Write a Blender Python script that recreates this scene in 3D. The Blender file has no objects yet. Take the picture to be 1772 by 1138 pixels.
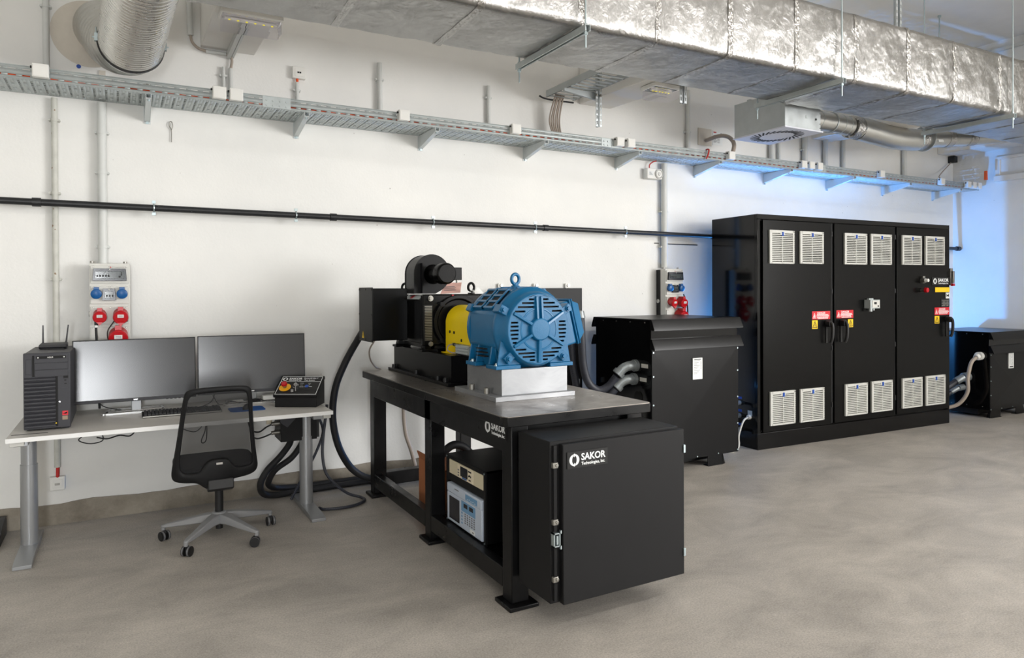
import bpy, bmesh, math, random
from mathutils import Matrix, Vector
random.seed(7)
SC = bpy.context.scene
COL = SC.collection
PI = math.pi
R = math.radians
# ------------------------------------------------------------------ materials
def srgb(r, g, b):
    def f(c):
        c /= 255.0
        return c/12.92 if c <= 0.04045 else ((c+0.055)/1.055)**2.4
    return (f(r), f(g), f(b), 1.0)
class NT:
    def __init__(s, name):
        s.mat = bpy.data.materials.new(name); s.mat.use_nodes = True
        s.n = s.mat.node_tree.nodes; s.l = s.mat.node_tree.links
        s.b = s.n['Principled BSDF']
    def node(s, t, **kw):
        nd = s.n.new(t)
        for k, v in kw.items():
            if k in nd.inputs.keys(): nd.inputs[k].default_value = v
            else: setattr(nd, k, v)
        return nd
    def link(s, a, b): s.l.new(a, b)
def mat(name, col, rough=0.5, metal=0.0, bump=0.0, bscale=200, var=0.0, vscale=3.0, spec=0.5, coat=0.0, rvar=0.0,
        trans=0.0, ior=1.45, emit=None, estr=0.0, speck=None, bdist=0.002, stretch=None):
    t = NT(name); b = t.b
    b.inputs['Base Color'].default_value = col
    b.inputs['Roughness'].default_value = rough
    b.inputs['Metallic'].default_value = metal
    b.inputs['Specular IOR Level'].default_value = spec
    b.inputs['Coat Weight'].default_value = coat
    b.inputs['Transmission Weight'].default_value = trans
    b.inputs['IOR'].default_value = ior
    if emit: b.inputs['Emission Color'].default_value = emit; b.inputs['Emission Strength'].default_value = estr
    tc = t.node('ShaderNodeTexCoord'); vec = tc.outputs['Object']
    if stretch:
        mp = t.node('ShaderNodeMapping'); mp.inputs['Scale'].default_value = stretch
        t.link(vec, mp.inputs['Vector']); vec = mp.outputs['Vector']
    if var > 0 or rvar > 0:
        nz = t.node('ShaderNodeTexNoise', Scale=vscale, Detail=5.0, Roughness=0.6); t.link(vec, nz.inputs['Vector'])
        if var > 0:
            mr = t.node('ShaderNodeMapRange'); mr.inputs['From Min'].default_value = 0.25; mr.inputs['From Max'].default_value = 0.75
            mr.inputs['To Min'].default_value = 1-var; mr.inputs['To Max'].default_value = 1+var
            t.link(nz.outputs['Fac'], mr.inputs['Value'])
            mx = t.node('ShaderNodeMix', data_type='RGBA', blend_type='MULTIPLY'); mx.inputs[0].default_value = 1.0
            mx.inputs[6].default_value = col; t.link(mr.outputs['Result'], mx.inputs[7])
            out = mx.outputs[2]
            if speck:
                vz = t.node('ShaderNodeTexNoise', Scale=speck[1], Detail=2.0); t.link(vec, vz.inputs['Vector'])
                cr = t.node('ShaderNodeMapRange'); cr.inputs['From Min'].default_value = speck[2]; cr.inputs['From Max'].default_value = speck[2]+0.03
                t.link(vz.outputs['Fac'], cr.inputs['Value'])
                m2 = t.node('ShaderNodeMix', data_type='RGBA'); t.link(cr.outputs['Result'], m2.inputs[0])
                t.link(out, m2.inputs[6]); m2.inputs[7].default_value = speck[0]; out = m2.outputs[2]
            t.link(out, b.inputs['Base Color'])
        if rvar > 0:
            m3 = t.node('ShaderNodeMapRange'); m3.inputs['From Min'].default_value = 0.3; m3.inputs['From Max'].default_value = 0.7
            m3.inputs['To Min'].default_value = max(0.02, rough-rvar); m3.inputs['To Max'].default_value = rough+rvar
            t.link(nz.outputs['Fac'], m3.inputs['Value']); t.link(m3.outputs['Result'], b.inputs['Roughness'])
    if bump > 0:
        n2 = t.node('ShaderNodeTexNoise', Scale=bscale, Detail=3.0); t.link(vec, n2.inputs['Vector'])
        bp = t.node('ShaderNodeBump', Strength=bump, Distance=bdist); t.link(n2.outputs['Fac'], bp.inputs['Height'])
        t.link(bp.outputs['Normal'], b.inputs['Normal'])
    return t.mat
MT = {}
MT['black_paint'] = mat('black_paint', srgb(22, 22, 23), 0.42, spec=0.22, bump=0.25, bscale=900, var=0.12, vscale=4, bdist=0.0006)
MT['black_texture'] = mat('black_textured_coat', srgb(27, 27, 28), 0.5, spec=0.22, bump=0.5, bscale=700, var=0.1, vscale=5, speck=(srgb(120, 116, 105), 260, 0.80), bdist=0.0008)
MT['black_gloss'] = mat('black_gloss_enamel', srgb(9, 9, 9), 0.24, spec=0.2, bump=0.12, bscale=500, var=0.1, vscale=3, bdist=0.0004)
MT['black_side'] = mat('black_smooth_enamel', srgb(10, 10, 11), 0.10, spec=0.35, bump=0.05, bscale=300, bdist=0.0003)
MT['black_satin'] = mat('black_satin_paint', srgb(13, 13, 14), 0.3, spec=0.22, bump=0.15, bscale=600, var=0.1, vscale=4, bdist=0.0004)
MT['steel_paint'] = mat('bench_black_paint', srgb(16, 16, 17), 0.33, spec=0.3, bump=0.2, bscale=120, var=0.25, vscale=6, rvar=0.1, speck=(srgb(90, 86, 80), 90, 0.84), bdist=0.001)
MT['plastic_black'] = mat('black_plastic', srgb(26, 26, 27), 0.45, bump=0.15, bscale=800, bdist=0.0003)
MT['rubber'] = mat('black_rubber', srgb(30, 30, 32), 0.55, bump=0.15, bscale=300, bdist=0.0005)
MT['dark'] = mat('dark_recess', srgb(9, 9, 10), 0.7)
MT['tower'] = mat('charcoal_case', srgb(46, 46, 51), 0.5, bump=0.2, bscale=900, bdist=0.0003)
MT['screen'] = mat('monitor_panel', srgb(26, 27, 32), 0.23, spec=0.9)
MT['desk'] = mat('grey_laminate', srgb(196, 193, 188), 0.42, var=0.03, vscale=8)
MT['desk_edge'] = mat('white_edge_band', srgb(226, 226, 224), 0.4)
MT['grey_metal'] = mat('grey_painted_metal', srgb(160, 162, 164), 0.35, metal=0.55, bump=0.05, bscale=500)
MT['chair_grey'] = mat('grey_chair_plastic', srgb(150, 151, 153), 0.4, metal=0.3, bump=0.1, bscale=700, bdist=0.0003)
MT['galv'] = mat('galvanised_steel', srgb(184, 191, 191), 0.5, metal=0.35, var=0.12, vscale=14, rvar=0.08)
MT['galv_light'] = mat('galvanised_bright', srgb(182, 187, 188), 0.42, metal=0.7, var=0.10, vscale=9, rvar=0.1)
MT['zinc'] = mat('zinc_plated', srgb(186, 200, 204), 0.3, metal=0.9)
MT['chrome'] = mat('bright_metal', srgb(215, 215, 215), 0.22, metal=1.0)
MT['nickel'] = mat('dull_metal', srgb(150, 148, 142), 0.38, metal=0.9)
MT['castgrey'] = mat('grey_cast_fitting', srgb(150, 156, 158), 0.35, metal=0.5, var=0.1, vscale=20)
MT['blue'] = mat('blue_enamel', srgb(10, 97, 142), 0.34, bump=0.35, bscale=160, var=0.06, vscale=6, coat=0.12, bdist=0.0015)
MT['yellow'] = mat('yellow_enamel', srgb(246, 214, 8), 0.38, var=0.02, vscale=6)
MT['yellow_label'] = mat('yellow_sticker', srgb(240, 200, 20), 0.45)
MT['ochre'] = mat('ochre_plate', srgb(240, 172, 24), 0.4)
MT['red_label'] = mat('red_sticker', srgb(205, 24, 40), 0.45)
MT['red'] = mat('red_plastic', srgb(182, 16, 28), 0.32)
MT['red_dark'] = mat('red_plastic_housing', srgb(176, 34, 36), 0.38)
MT['blue_plug'] = mat('blue_plastic', srgb(12, 84, 146), 0.35)
MT['blue_badge'] = mat('blue_badge', srgb(24, 72, 160), 0.35)
MT['pad'] = mat('blue_cloth', srgb(20, 74, 140), 0.8, bump=0.3, bscale=1500)
MT['white'] = mat('white_plastic', srgb(232, 231, 226), 0.42)
MT['panel_grey'] = mat('light_grey_plastic', srgb(205, 204, 198), 0.42)
MT['vent'] = mat('vent_plastic', srgb(198, 198, 192), 0.42)
MT['vent_dark'] = mat('vent_gap', srgb(112, 112, 106), 0.7)
MT['pvc'] = mat('conduit_plastic', srgb(208, 210, 207), 0.42, var=0.04, vscale=10)
MT['pvc_old'] = mat('stained_conduit', srgb(196, 196, 188), 0.48, var=0.12, vscale=12, speck=(srgb(140, 118, 92), 22, 0.70))
MT['pipe_black'] = mat('black_pipe', srgb(33, 34, 36), 0.4, var=0.25, vscale=16, speck=(srgb(128, 130, 132), 60, 0.75))
MT['orange'] = mat('orange_cable', srgb(226, 84, 30), 0.45)
MT['red_cable'] = mat('red_cable', srgb(190, 40, 36), 0.45)
MT['cable_grey'] = mat('grey_cable', srgb(168, 156, 144), 0.5)
MT['paper'] = mat('paper_white', srgb(228, 230, 228), 0.6)
MT['pink'] = mat('pink_paper', srgb(226, 180, 168), 0.7)
MT['ink'] = mat('ink_grey', srgb(110, 110, 112), 0.6)
MT['ink_black'] = mat('ink_black', srgb(11, 11, 11), 0.5)
MT['letter'] = mat('white_lettering', srgb(238, 240, 240), 0.45)
MT['beige'] = mat('beige_panel', srgb(206, 196, 168), 0.5)
MT['beige_light'] = mat('cream_panel', srgb(224, 212, 186), 0.5)
MT['lcd'] = mat('dark_display', srgb(34, 36, 42), 0.2)
MT['analyzer'] = mat('pale_blue_case', srgb(188, 198, 212), 0.45)
MT['analyzer_blue'] = mat('blue_keypad', srgb(108, 150, 186), 0.45)
MT['cardboard'] = mat('cardboard', srgb(176, 112, 74), 0.75, var=0.06, vscale=12)
MT['tape_dull'] = mat('parcel_tape', srgb(190, 172, 150), 0.35)
MT['acrylic'] = mat('clear_acrylic', (0.93, 0.92, 0.96, 1), 0.02, trans=1.0, ior=1.04, spec=0.3)
MT['smoke'] = mat('smoked_window', srgb(74, 80, 80), 0.12, spec=0.6)
MT['led'] = mat('led_chip', srgb(240, 220, 60), 0.4, emit=srgb(250, 226, 70), estr=0.6)
MT['beam'] = mat('painted_concrete_beam', srgb(234, 232, 227), 0.7, var=0.03, vscale=4)
MT['patch'] = mat('bare_patch', srgb(208, 201, 189), 0.7, var=0.06, vscale=12)
MT['seat'] = mat('black_seat_fabric', srgb(26, 26, 28), 0.9, bump=0.5, bscale=900)
MT['steel_rusty'] = mat('rusty_pan', srgb(150, 130, 110), 0.6)
MT['spiral'] = mat('spiral_steel', srgb(196, 195, 190), 0.34, metal=0.9, rvar=0.07, vscale=10)
MT['corrugated'] = mat('corrugated_aluminium', srgb(224, 223, 219), 0.3, metal=0.88, rvar=0.1, vscale=14)
MT['plate_white'] = mat('grille_white', srgb(214, 216, 226), 0.5)
MT['bracket'] = mat('bracket_zinc', srgb(208, 213, 213), 0.5, metal=0.25, var=0.06, vscale=12)

# painted wall: roller texture, faint grey marks, tiny holes
def wall_mat():
    t = NT('painted_wall'); b = t.b
    tc = t.node('ShaderNodeTexCoord'); v = tc.outputs['Object']
    n1 = t.node('ShaderNodeTexNoise', Scale=0.9, Detail=5.0, Roughness=0.6); t.link(v, n1.inputs['Vector'])
    cr = t.node('ShaderNodeValToRGB'); cr.color_ramp.elements[0].position = 0.3; cr.color_ramp.elements[0].color = srgb(226, 226, 223)
    cr.color_ramp.elements[1].position = 0.72; cr.color_ramp.elements[1].color = srgb(238, 237, 233)
    t.link(n1.outputs['Fac'], cr.inputs['Fac'])
    n2 = t.node('ShaderNodeTexVoronoi', Scale=6.5); n2.inputs['Randomness'].default_value = 1.0; t.link(v, n2.inputs['Vector'])
    m = t.node('ShaderNodeMapRange'); m.inputs['From Min'].default_value = 0.022; m.inputs['From Max'].default_value = 0.040; t.link(n2.outputs['Distance'], m.inputs['Value'])
    n3 = t.node('ShaderNodeTexNoise', Scale=1.7, Detail=1.0); t.link(v, n3.inputs['Vector'])
    m3 = t.node('ShaderNodeMapRange'); m3.inputs['From Min'].default_value = 0.50; m3.inputs['From Max'].default_value = 0.56; t.link(n3.outputs['Fac'], m3.inputs['Value'])
    mm = t.node('ShaderNodeMath', operation='SUBTRACT'); mm.inputs[0].default_value = 1.0; t.link(m.outputs['Result'], mm.inputs[1])
    mk = t.node('ShaderNodeMath', operation='MULTIPLY'); t.link(mm.outputs[0], mk.inputs[0]); t.link(m3.outputs['Result'], mk.inputs[1])
    mx = t.node('ShaderNodeMix', data_type='RGBA'); t.link(mk.outputs[0], mx.inputs[0]); t.link(cr.outputs['Color'], mx.inputs[6]); mx.inputs[7].default_value = srgb(168, 164, 158)
    t.link(mx.outputs[2], b.inputs['Base Color']); b.inputs['Roughness'].default_value = 0.62
    n4 = t.node('ShaderNodeTexNoise', Scale=55.0, Detail=4.0); t.link(v, n4.inputs['Vector'])
    n5 = t.node('ShaderNodeTexNoise', Scale=5.0, Detail=3.0); t.link(v, n5.inputs['Vector'])
    ad = t.node('ShaderNodeMath', operation='MULTIPLY_ADD'); ad.inputs[1].default_value = 2.5; t.link(n5.outputs['Fac'], ad.inputs[0]); t.link(n4.outputs['Fac'], ad.inputs[2])
    bp = t.node('ShaderNodeBump', Strength=0.25, Distance=0.004); t.link(ad.outputs[0], bp.inputs['Height']); t.link(bp.outputs['Normal'], b.inputs['Normal'])
    return t.mat
def floor_mat():
    t = NT('resin_floor'); b = t.b
    tc = t.node('ShaderNodeTexCoord'); v = tc.outputs['Object']
    mp = t.node('ShaderNodeMapping'); mp.inputs['Scale'].default_value = (1, 1.6, 1); mp.inputs['Rotation'].default_value = (0, 0, 0.5); t.link(v, mp.inputs['Vector'])
    n1 = t.node('ShaderNodeTexNoise', Scale=1.6, Detail=8.0, Roughness=0.7, Distortion=0.5); t.link(mp.outputs['Vector'], n1.inputs['Vector'])
    cr = t.node('ShaderNodeValToRGB'); e = cr.color_ramp.elements
    e[0].position = 0.28; e[0].color = srgb(146, 141, 134); e[1].position = 0.74; e[1].color = srgb(188, 181, 172)
    t.link(n1.outputs['Fac'], cr.inputs['Fac'])
    n2 = t.node('ShaderNodeTexNoise', Scale=110.0, Detail=5.0, Roughness=0.8); t.link(v, n2.inputs['Vector'])
    m2 = t.node('ShaderNodeMapRange'); m2.inputs['From Min'].default_value = 0.3; m2.inputs['From Max'].default_value = 0.7; m2.inputs['To Min'].default_value = 0.62; m2.inputs['To Max'].default_value = 1.34
    t.link(n2.outputs['Fac'], m2.inputs['Value'])
    mx = t.node('ShaderNodeMix', data_type='RGBA', blend_type='MULTIPLY'); mx.inputs[0].default_value = 1; t.link(cr.outputs['Color'], mx.inputs[6]); t.link(m2.outputs['Result'], mx.inputs[7])
    vo = t.node('ShaderNodeTexVoronoi', Scale=5.0); t.link(v, vo.inputs['Vector'])
    m4 = t.node('ShaderNodeMapRange'); m4.inputs['From Min'].default_value = 0.035; m4.inputs['From Max'].default_value = 0.025; t.link(vo.outputs['Distance'], m4.inputs['Value'])
    n6 = t.node('ShaderNodeTexNoise', Scale=1.3, Detail=1.0); t.link(v, n6.inputs['Vector'])
    m6 = t.node('ShaderNodeMapRange'); m6.inputs['From Min'].default_value = 0.56; m6.inputs['From Max'].default_value = 0.6; t.link(n6.outputs['Fac'], m6.inputs['Value'])
    mk = t.node('ShaderNodeMath', operation='MULTIPLY'); t.link(m4.outputs['Result'], mk.inputs[0]); t.link(m6.outputs['Result'], mk.inputs[1])
    m5 = t.node('ShaderNodeMix', data_type='RGBA'); t.link(mk.outputs[0], m5.inputs[0]); t.link(mx.outputs[2], m5.inputs[6]); m5.inputs[7].default_value = srgb(196, 192, 184)
    t.link(m5.outputs[2], b.inputs['Base Color']); b.inputs['Roughness'].default_value = 0.5
    bp = t.node('ShaderNodeBump', Strength=0.2, Distance=0.002); t.link(n2.outputs['Fac'], bp.inputs['Height']); t.link(bp.outputs['Normal'], b.inputs['Normal'])
    return t.mat
def base_mat():
    t = NT('bare_skirting'); b = t.b
    tc = t.node('ShaderNodeTexCoord'); v = tc.outputs['Object']
    n1 = t.node('ShaderNodeTexNoise', Scale=3.0, Detail=7.0, Roughness=0.7); t.link(v, n1.inputs['Vector'])
    cr = t.node('ShaderNodeValToRGB'); e = cr.color_ramp.elements
    e[0].position = 0.3; e[0].color = srgb(112, 104, 92); e[1].position = 0.75; e[1].color = srgb(168, 160, 146)
    t.link(n1.outputs['Fac'], cr.inputs['Fac']); t.link(cr.outputs['Color'], b.inputs['Base Color']); b.inputs['Roughness'].default_value = 0.75
    bp = t.node('ShaderNodeBump', Strength=0.5, Distance=0.006); t.link(n1.outputs['Fac'], bp.inputs['Height']); t.link(bp.outputs['Normal'], b.inputs['Normal'])
    return t.mat
def foil_mat():
    t = NT('aluminium_foil'); b = t.b
    tc = t.node('ShaderNodeTexCoord'); v = tc.outputs['Object']
    nd = t.node('ShaderNodeTexNoise', Scale=3.0, Detail=3.0); t.link(v, nd.inputs['Vector'])
    mv = t.node('ShaderNodeMix', data_type='VECTOR'); mv.inputs[0].default_value = 0.30; t.link(v, mv.inputs[4]); t.link(nd.outputs['Color'], mv.inputs[5])
    mp = t.node('ShaderNodeMapping'); mp.inputs['Scale'].default_value = (2.6, 1.0, 0.7); t.link(mv.outputs[1], mp.inputs['Vector'])
    n1 = t.node('ShaderNodeTexNoise', Scale=9.0, Detail=7.0, Roughness=0.68, Distortion=0.6); t.link(mp.outputs['Vector'], n1.inputs['Vector'])
    rd = t.node('ShaderNodeMath', operation='SUBTRACT'); rd.inputs[1].default_value = 0.5; t.link(n1.outputs['Fac'], rd.inputs[0])
    ab = t.node('ShaderNodeMath', operation='ABSOLUTE'); t.link(rd.outputs[0], ab.inputs[0])
    n3 = t.node('ShaderNodeTexNoise', Scale=2.3, Detail=4.0, Roughness=0.55); t.link(v, n3.inputs['Vector'])
    ad = t.node('ShaderNodeMath', operation='MULTIPLY_ADD'); ad.inputs[1].default_value = -1.1; t.link(ab.outputs[0], ad.inputs[0]); k3 = t.node('ShaderNodeMath', operation='MULTIPLY'); k3.inputs[1].default_value = 0.3; t.link(n3.outputs['Fac'], k3.inputs[0]); t.link(k3.outputs[0], ad.inputs[2])
    n5 = t.node('ShaderNodeTexNoise', Scale=34.0, Detail=5.0, Roughness=0.65, Distortion=0.8); t.link(mp.outputs['Vector'], n5.inputs['Vector'])
    ad3 = t.node('ShaderNodeMath', operation='MULTIPLY_ADD'); ad3.inputs[1].default_value = 0.65; t.link(n5.outputs['Fac'], ad3.inputs[0]); t.link(ad.outputs[0], ad3.inputs[2]); ad = ad3
    bp = t.node('ShaderNodeBump', Strength=0.40, Distance=0.018); t.link(ad.outputs[0], bp.inputs['Height'])
    t.link(bp.outputs['Normal'], b.inputs['Normal'])
    b.inputs['Base Color'].default_value = srgb(168, 167, 165); b.inputs['Metallic'].default_value = 1.0; b.inputs['Roughness'].default_value = 0.27
    return t.mat
def brushed(name, col, rough, scale):
    t = NT(name); b = t.b
    tc = t.node('ShaderNodeTexCoord'); v = tc.outputs['Object']
    n0 = t.node('ShaderNodeTexNoise', Scale=2.2, Detail=3.0); t.link(v, n0.inputs['Vector'])
    mv = t.node('ShaderNodeMix', data_type='VECTOR'); mv.inputs[0].default_value = 0.25; t.link(v, mv.inputs[4]); t.link(n0.outputs['Color'], mv.inputs[5])
    mp = t.node('ShaderNodeMapping'); mp.inputs['Scale'].default_value = scale; t.link(mv.outputs[1], mp.inputs['Vector'])
    n1 = t.node('ShaderNodeTexNoise', Scale=9.0, Detail=6.0, Roughness=0.7); t.link(mp.outputs['Vector'], n1.inputs['Vector'])
    mr = t.node('ShaderNodeMapRange'); mr.inputs['From Min'].default_value = 0.3; mr.inputs['From Max'].default_value = 0.7
    mr.inputs['To Min'].default_value = rough-0.12; mr.inputs['To Max'].default_value = rough+0.14; t.link(n1.outputs['Fac'], mr.inputs['Value'])
    t.link(mr.outputs['Result'], b.inputs['Roughness'])
    m2 = t.node('ShaderNodeMapRange'); m2.inputs['From Min'].default_value = 0.3; m2.inputs['From Max'].default_value = 0.7; m2.inputs['To Min'].default_value = 0.8; m2.inputs['To Max'].default_value = 1.12
    t.link(n0.outputs['Fac'], m2.inputs['Value'])
    mx = t.node('ShaderNodeMix', data_type='RGBA', blend_type='MULTIPLY'); mx.inputs[0].default_value = 1; mx.inputs[6].default_value = col; t.link(m2.outputs['Result'], mx.inputs[7])
    t.link(mx.outputs[2], b.inputs['Base Color']); b.inputs['Metallic'].default_value = 0.9
    bp = t.node('ShaderNodeBump', Strength=0.08, Distance=0.001); t.link(n1.outputs['Fac'], bp.inputs['Height']); t.link(bp.outputs['Normal'], b.inputs['Normal'])
    return t.mat
def mesh_fabric():
    t = NT('open_mesh_fabric'); b = t.b
    b.inputs['Base Color'].default_value = srgb(30, 30, 32); b.inputs['Roughness'].default_value = 0.8
    tr = t.node('ShaderNodeBsdfTransparent'); ms = t.node('ShaderNodeMixShader')
    ms.inputs[0].default_value = 0.60
    t.link(tr.outputs[0], ms.inputs[1]); t.link(b.outputs[0], ms.inputs[2])
    t.link(ms.outputs[0], t.n['Material Output'].inputs['Surface'])
    return t.mat
def braid_mat():
    t = NT('braided_sleeve'); b = t.b
    tc = t.node('ShaderNodeTexCoord')
    n = t.node('ShaderNodeTexChecker', Scale=170.0); t.link(tc.outputs['Object'], n.inputs['Vector'])
    n.inputs['Color1'].default_value = srgb(18, 18, 22); n.inputs['Color2'].default_value = srgb(62, 66, 78)
    t.link(n.outputs['Color'], b.inputs['Base Color']); b.inputs['Roughness'].default_value = 0.5
    return t.mat
MT['wall'] = wall_mat(); MT['floor'] = floor_mat(); MT['skirting'] = base_mat(); MT['foil'] = foil_mat()
MT['alu_block'] = brushed('milled_aluminium', srgb(158, 160, 163), 0.5, (1, 1, 5))
MT['tabletop'] = brushed('ground_steel', srgb(150, 144, 138), 0.36, (1, 1, 1))
MT['mesh'] = mesh_fabric(); MT['braid'] = braid_mat()
MT['foil_tape'] = mat('foil_tape', srgb(188, 186, 183), 0.22, metal=1.0, bump=0.9, bscale=30, bdist=0.02, stretch=(2.5, 1, 1))

# ------------------------------------------------------------------ mesh builder
WM = {}
def things_of(o): return o
class M:
    def __init__(s, xf=None):
        s.v = []; s.f = []; s.mi = []; s.cm = 0; s.xf = xf
    def use(s, i): s.cm = i; return s
    def add(s, vs, fs):
        o = len(s.v)
        for p in vs:
            p = Vector(p)
            s.v.append(s.xf @ p if s.xf else p)
        for f in fs:
            s.f.append([i+o for i in f]); s.mi.append(s.cm)
        return s
    def box(s, x0, x1, y0, y1, z0, z1):
        vs = [(x0, y0, z0), (x1, y0, z0), (x1, y1, z0), (x0, y1, z0), (x0, y0, z1), (x1, y0, z1), (x1, y1, z1), (x0, y1, z1)]
        return s.add(vs, [(0, 3, 2, 1), (4, 5, 6, 7), (0, 1, 5, 4), (1, 2, 6, 5), (2, 3, 7, 6), (3, 0, 4, 7)])
    def prism(s, pts, axis, a, b):
        """2-D outline pts extruded from a to b along axis. axis 'x': (y,z); 'y': (x,z); 'z': (x,y)"""
        def mk(p, h):
            return {'x': (h, p[0], p[1]), 'y': (p[0], h, p[1]), 'z': (p[0], p[1], h)}[axis]
        n = len(pts)
        ar = sum(pts[i][0]*pts[(i+1) % n][1]-pts[(i+1) % n][0]*pts[i][1] for i in range(n))
        if (ar < 0) != (axis == 'y'): pts = pts[::-1]
        vs = [mk(p, a) for p in pts]+[mk(p, b) for p in pts]
        fs = [tuple(range(n))[::-1], tuple(range(n, 2*n))]
        for i in range(n): j = (i+1) % n; fs.append((i, j, n+j, n+i))
        if b < a: fs = [f[::-1] for f in fs]
        return s.add(vs, fs)
    def frame(s, d):
        d = Vector(d).normalized()
        u = Vector((0, 0, 1)) if abs(d.z) < 0.9 else Vector((1, 0, 0))
        a = d.cross(u).normalized(); b = d.cross(a).normalized()
        return d, a, b
    def lathe(s, o, d, prof, seg=28, caps=True, ph=0.0):
        """prof: list of (radius, height along d)"""
        d, a, b = s.frame(d); o = Vector(o); vs = []; fs = []
        for (r, h) in prof:
            for k in range(seg):
                t = 2*PI*k/seg+ph
                vs.append(o+d*h+a*(r*math.cos(t))+b*(r*math.sin(t)))
        n = len(prof)
        for i in range(n-1):
            for k in range(seg):
                k2 = (k+1) % seg
                fs.append((i*seg+k, i*seg+k2, (i+1)*seg+k2, (i+1)*seg+k))
        if caps:
            fs.append(tuple(range(seg))[::-1]); fs.append(tuple(range((n-1)*seg, n*seg)))
        return s.add(vs, fs)
    def cyl(s, p0, p1, r, r2=None, seg=20):
        p0 = Vector(p0); p1 = Vector(p1)
        return s.lathe(p0, p1-p0, [(r, 0), (r if r2 is None else r2, (p1-p0).length)], seg)
    def tube(s, pts, r, seg=10, closed=False, rad=None):
        pts = [Vector(p) for p in pts]; n = len(pts); vs = []; fs = []
        pa = None
        for i in range(n):
            if closed: d = pts[(i+1) % n]-pts[i-1]
            else: d = pts[min(i+1, n-1)]-pts[max(i-1, 0)]
            d.normalize()
            if pa is None: _, a, b = s.frame(d)
            else:
                a = pa-d*pa.dot(d); a.normalize(); b = d.cross(a)
            pa = a
            rr = rad[i] if rad else r
            for k in range(seg):
                t = 2*PI*k/seg
                vs.append(pts[i]+a*(rr*math.cos(t))+b*(rr*math.sin(t)))
        m = n if closed else n-1
        for i in range(m):
            j = (i+1) % n
            for k in range(seg):
                k2 = (k+1) % seg
                fs.append((i*seg+k, i*seg+k2, j*seg+k2, j*seg+k))
        if not closed: fs.append(tuple(range(seg))[::-1]); fs.append(tuple(range((n-1)*seg, n*seg)))
        return s.add(vs, fs)
    def torus(s, c, nrm, Rr, r, seg=28, sg=10, a0=0, a1=2*PI):
        d, a, b = s.frame(nrm); c = Vector(c)
        full = abs(a1-a0-2*PI) < 1e-6
        n = seg if full else seg+1
        return s.tube([c+a*(Rr*math.cos(a0+(a1-a0)*i/seg))+b*(Rr*math.sin(a0+(a1-a0)*i/seg)) for i in range(n)], r, sg, full)
    def sphere(s, c, r, seg=16, sc=(1, 1, 1)):
        vs = []; fs = []; c = Vector(c); n = seg//2
        for i in range(n+1):
            th = PI*i/n
            for k in range(seg):
                p = 2*PI*k/seg
                vs.append(c+Vector((r*sc[0]*math.sin(th)*math.cos(p), r*sc[1]*math.sin(th)*math.sin(p), r*sc[2]*math.cos(th))))
        for i in range(n):
            for k in range(seg):
                k2 = (k+1) % seg
                fs.append((i*seg+k, (i+1)*seg+k, (i+1)*seg+k2, i*seg+k2))
        return s.add(vs, fs)
    def bolt(s, p, d, r, h, seg=6):
        p = Vector(p); d = Vector(d).normalized()
        s.cyl(p, p+d*h*0.35, r*1.45, seg=14); s.cyl(p+d*h*0.35, p+d*h, r, seg=seg)
        return s
    def text(s, body, size, o, ex, ey, depth=0.0006, bold=0.0, align='LEFT', sx=1.0, shear=0.0):
        cu = bpy.data.curves.new('t', 'FONT'); cu.body = body; cu.size = size; cu.extrude = depth; cu.offset = bold*size
        cu.align_x = align; cu.resolution_u = 3; cu.shear = shear
        ob = bpy.data.objects.new('t', cu); COL.objects.link(ob)
        dg = bpy.context.evaluated_depsgraph_get(); dg.update()
        me = bpy.data.meshes.new_from_object(ob.evaluated_get(dg))
        ex = Vector(ex).normalized(); ey = Vector(ey).normalized(); ez = ex.cross(ey); o = Vector(o)
        vs = [o+ex*v.co.x*sx+ey*v.co.y+ez*v.co.z for v in me.vertices]
        fs = [tuple(p.vertices) for p in me.polygons]
        s.add(vs, fs)
        bpy.data.objects.remove(ob); bpy.data.meshes.remove(me); bpy.data.curves.remove(cu)
        return s
    def plate(s, o, ex, ey, pts, depth):
        """outline pts (2-D in basis ex, ey at o) thickened along the normal"""
        ex = Vector(ex).normalized(); ey = Vector(ey).normalized(); ez = ex.cross(ey); o = Vector(o)
        n = len(pts)
        ar = sum(pts[i][0]*pts[(i+1) % n][1]-pts[(i+1) % n][0]*pts[i][1] for i in range(n))
        if ar < 0: pts = pts[::-1]
        vs = [o+ex*p[0]+ey*p[1] for p in pts]+[o+ex*p[0]+ey*p[1]+ez*depth for p in pts]
        fs = [tuple(range(n))[::-1], tuple(range(n, 2*n))]
        for i in range(n): j = (i+1) % n; fs.append((i, j, n+j, n+i))
        return s.add(vs, fs)
    def split_build(s, name, mats, parent=None, k=1, **kw):
        """every k connected pieces become one object"""
        n = len(s.v); par = list(range(n))
        def fd(i):
            while par[i] != i: par[i] = par[par[i]]; i = par[i]
            return i
        for f in s.f:
            for i in f[1:]:
                a, b = fd(f[0]), fd(i)
                if a != b: par[max(a, b)] = min(a, b)
        order = []
        for f in s.f:
            r_ = fd(f[0])
            if r_ not in order: order.append(r_)
        out = []
        for g in range(0, len(order), k):
            ids = set(order[g:g+k]); m = M(); mp = {}
            for f, mi in zip(s.f, s.mi):
                if fd(f[0]) not in ids: continue
                for i in f:
                    if i not in mp: mp[i] = len(m.v); m.v.append(s.v[i])
                m.f.append([mp[i] for i in f]); m.mi.append(mi)
            out.append(m.build(name, mats, parent, **kw))
        return out
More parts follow.
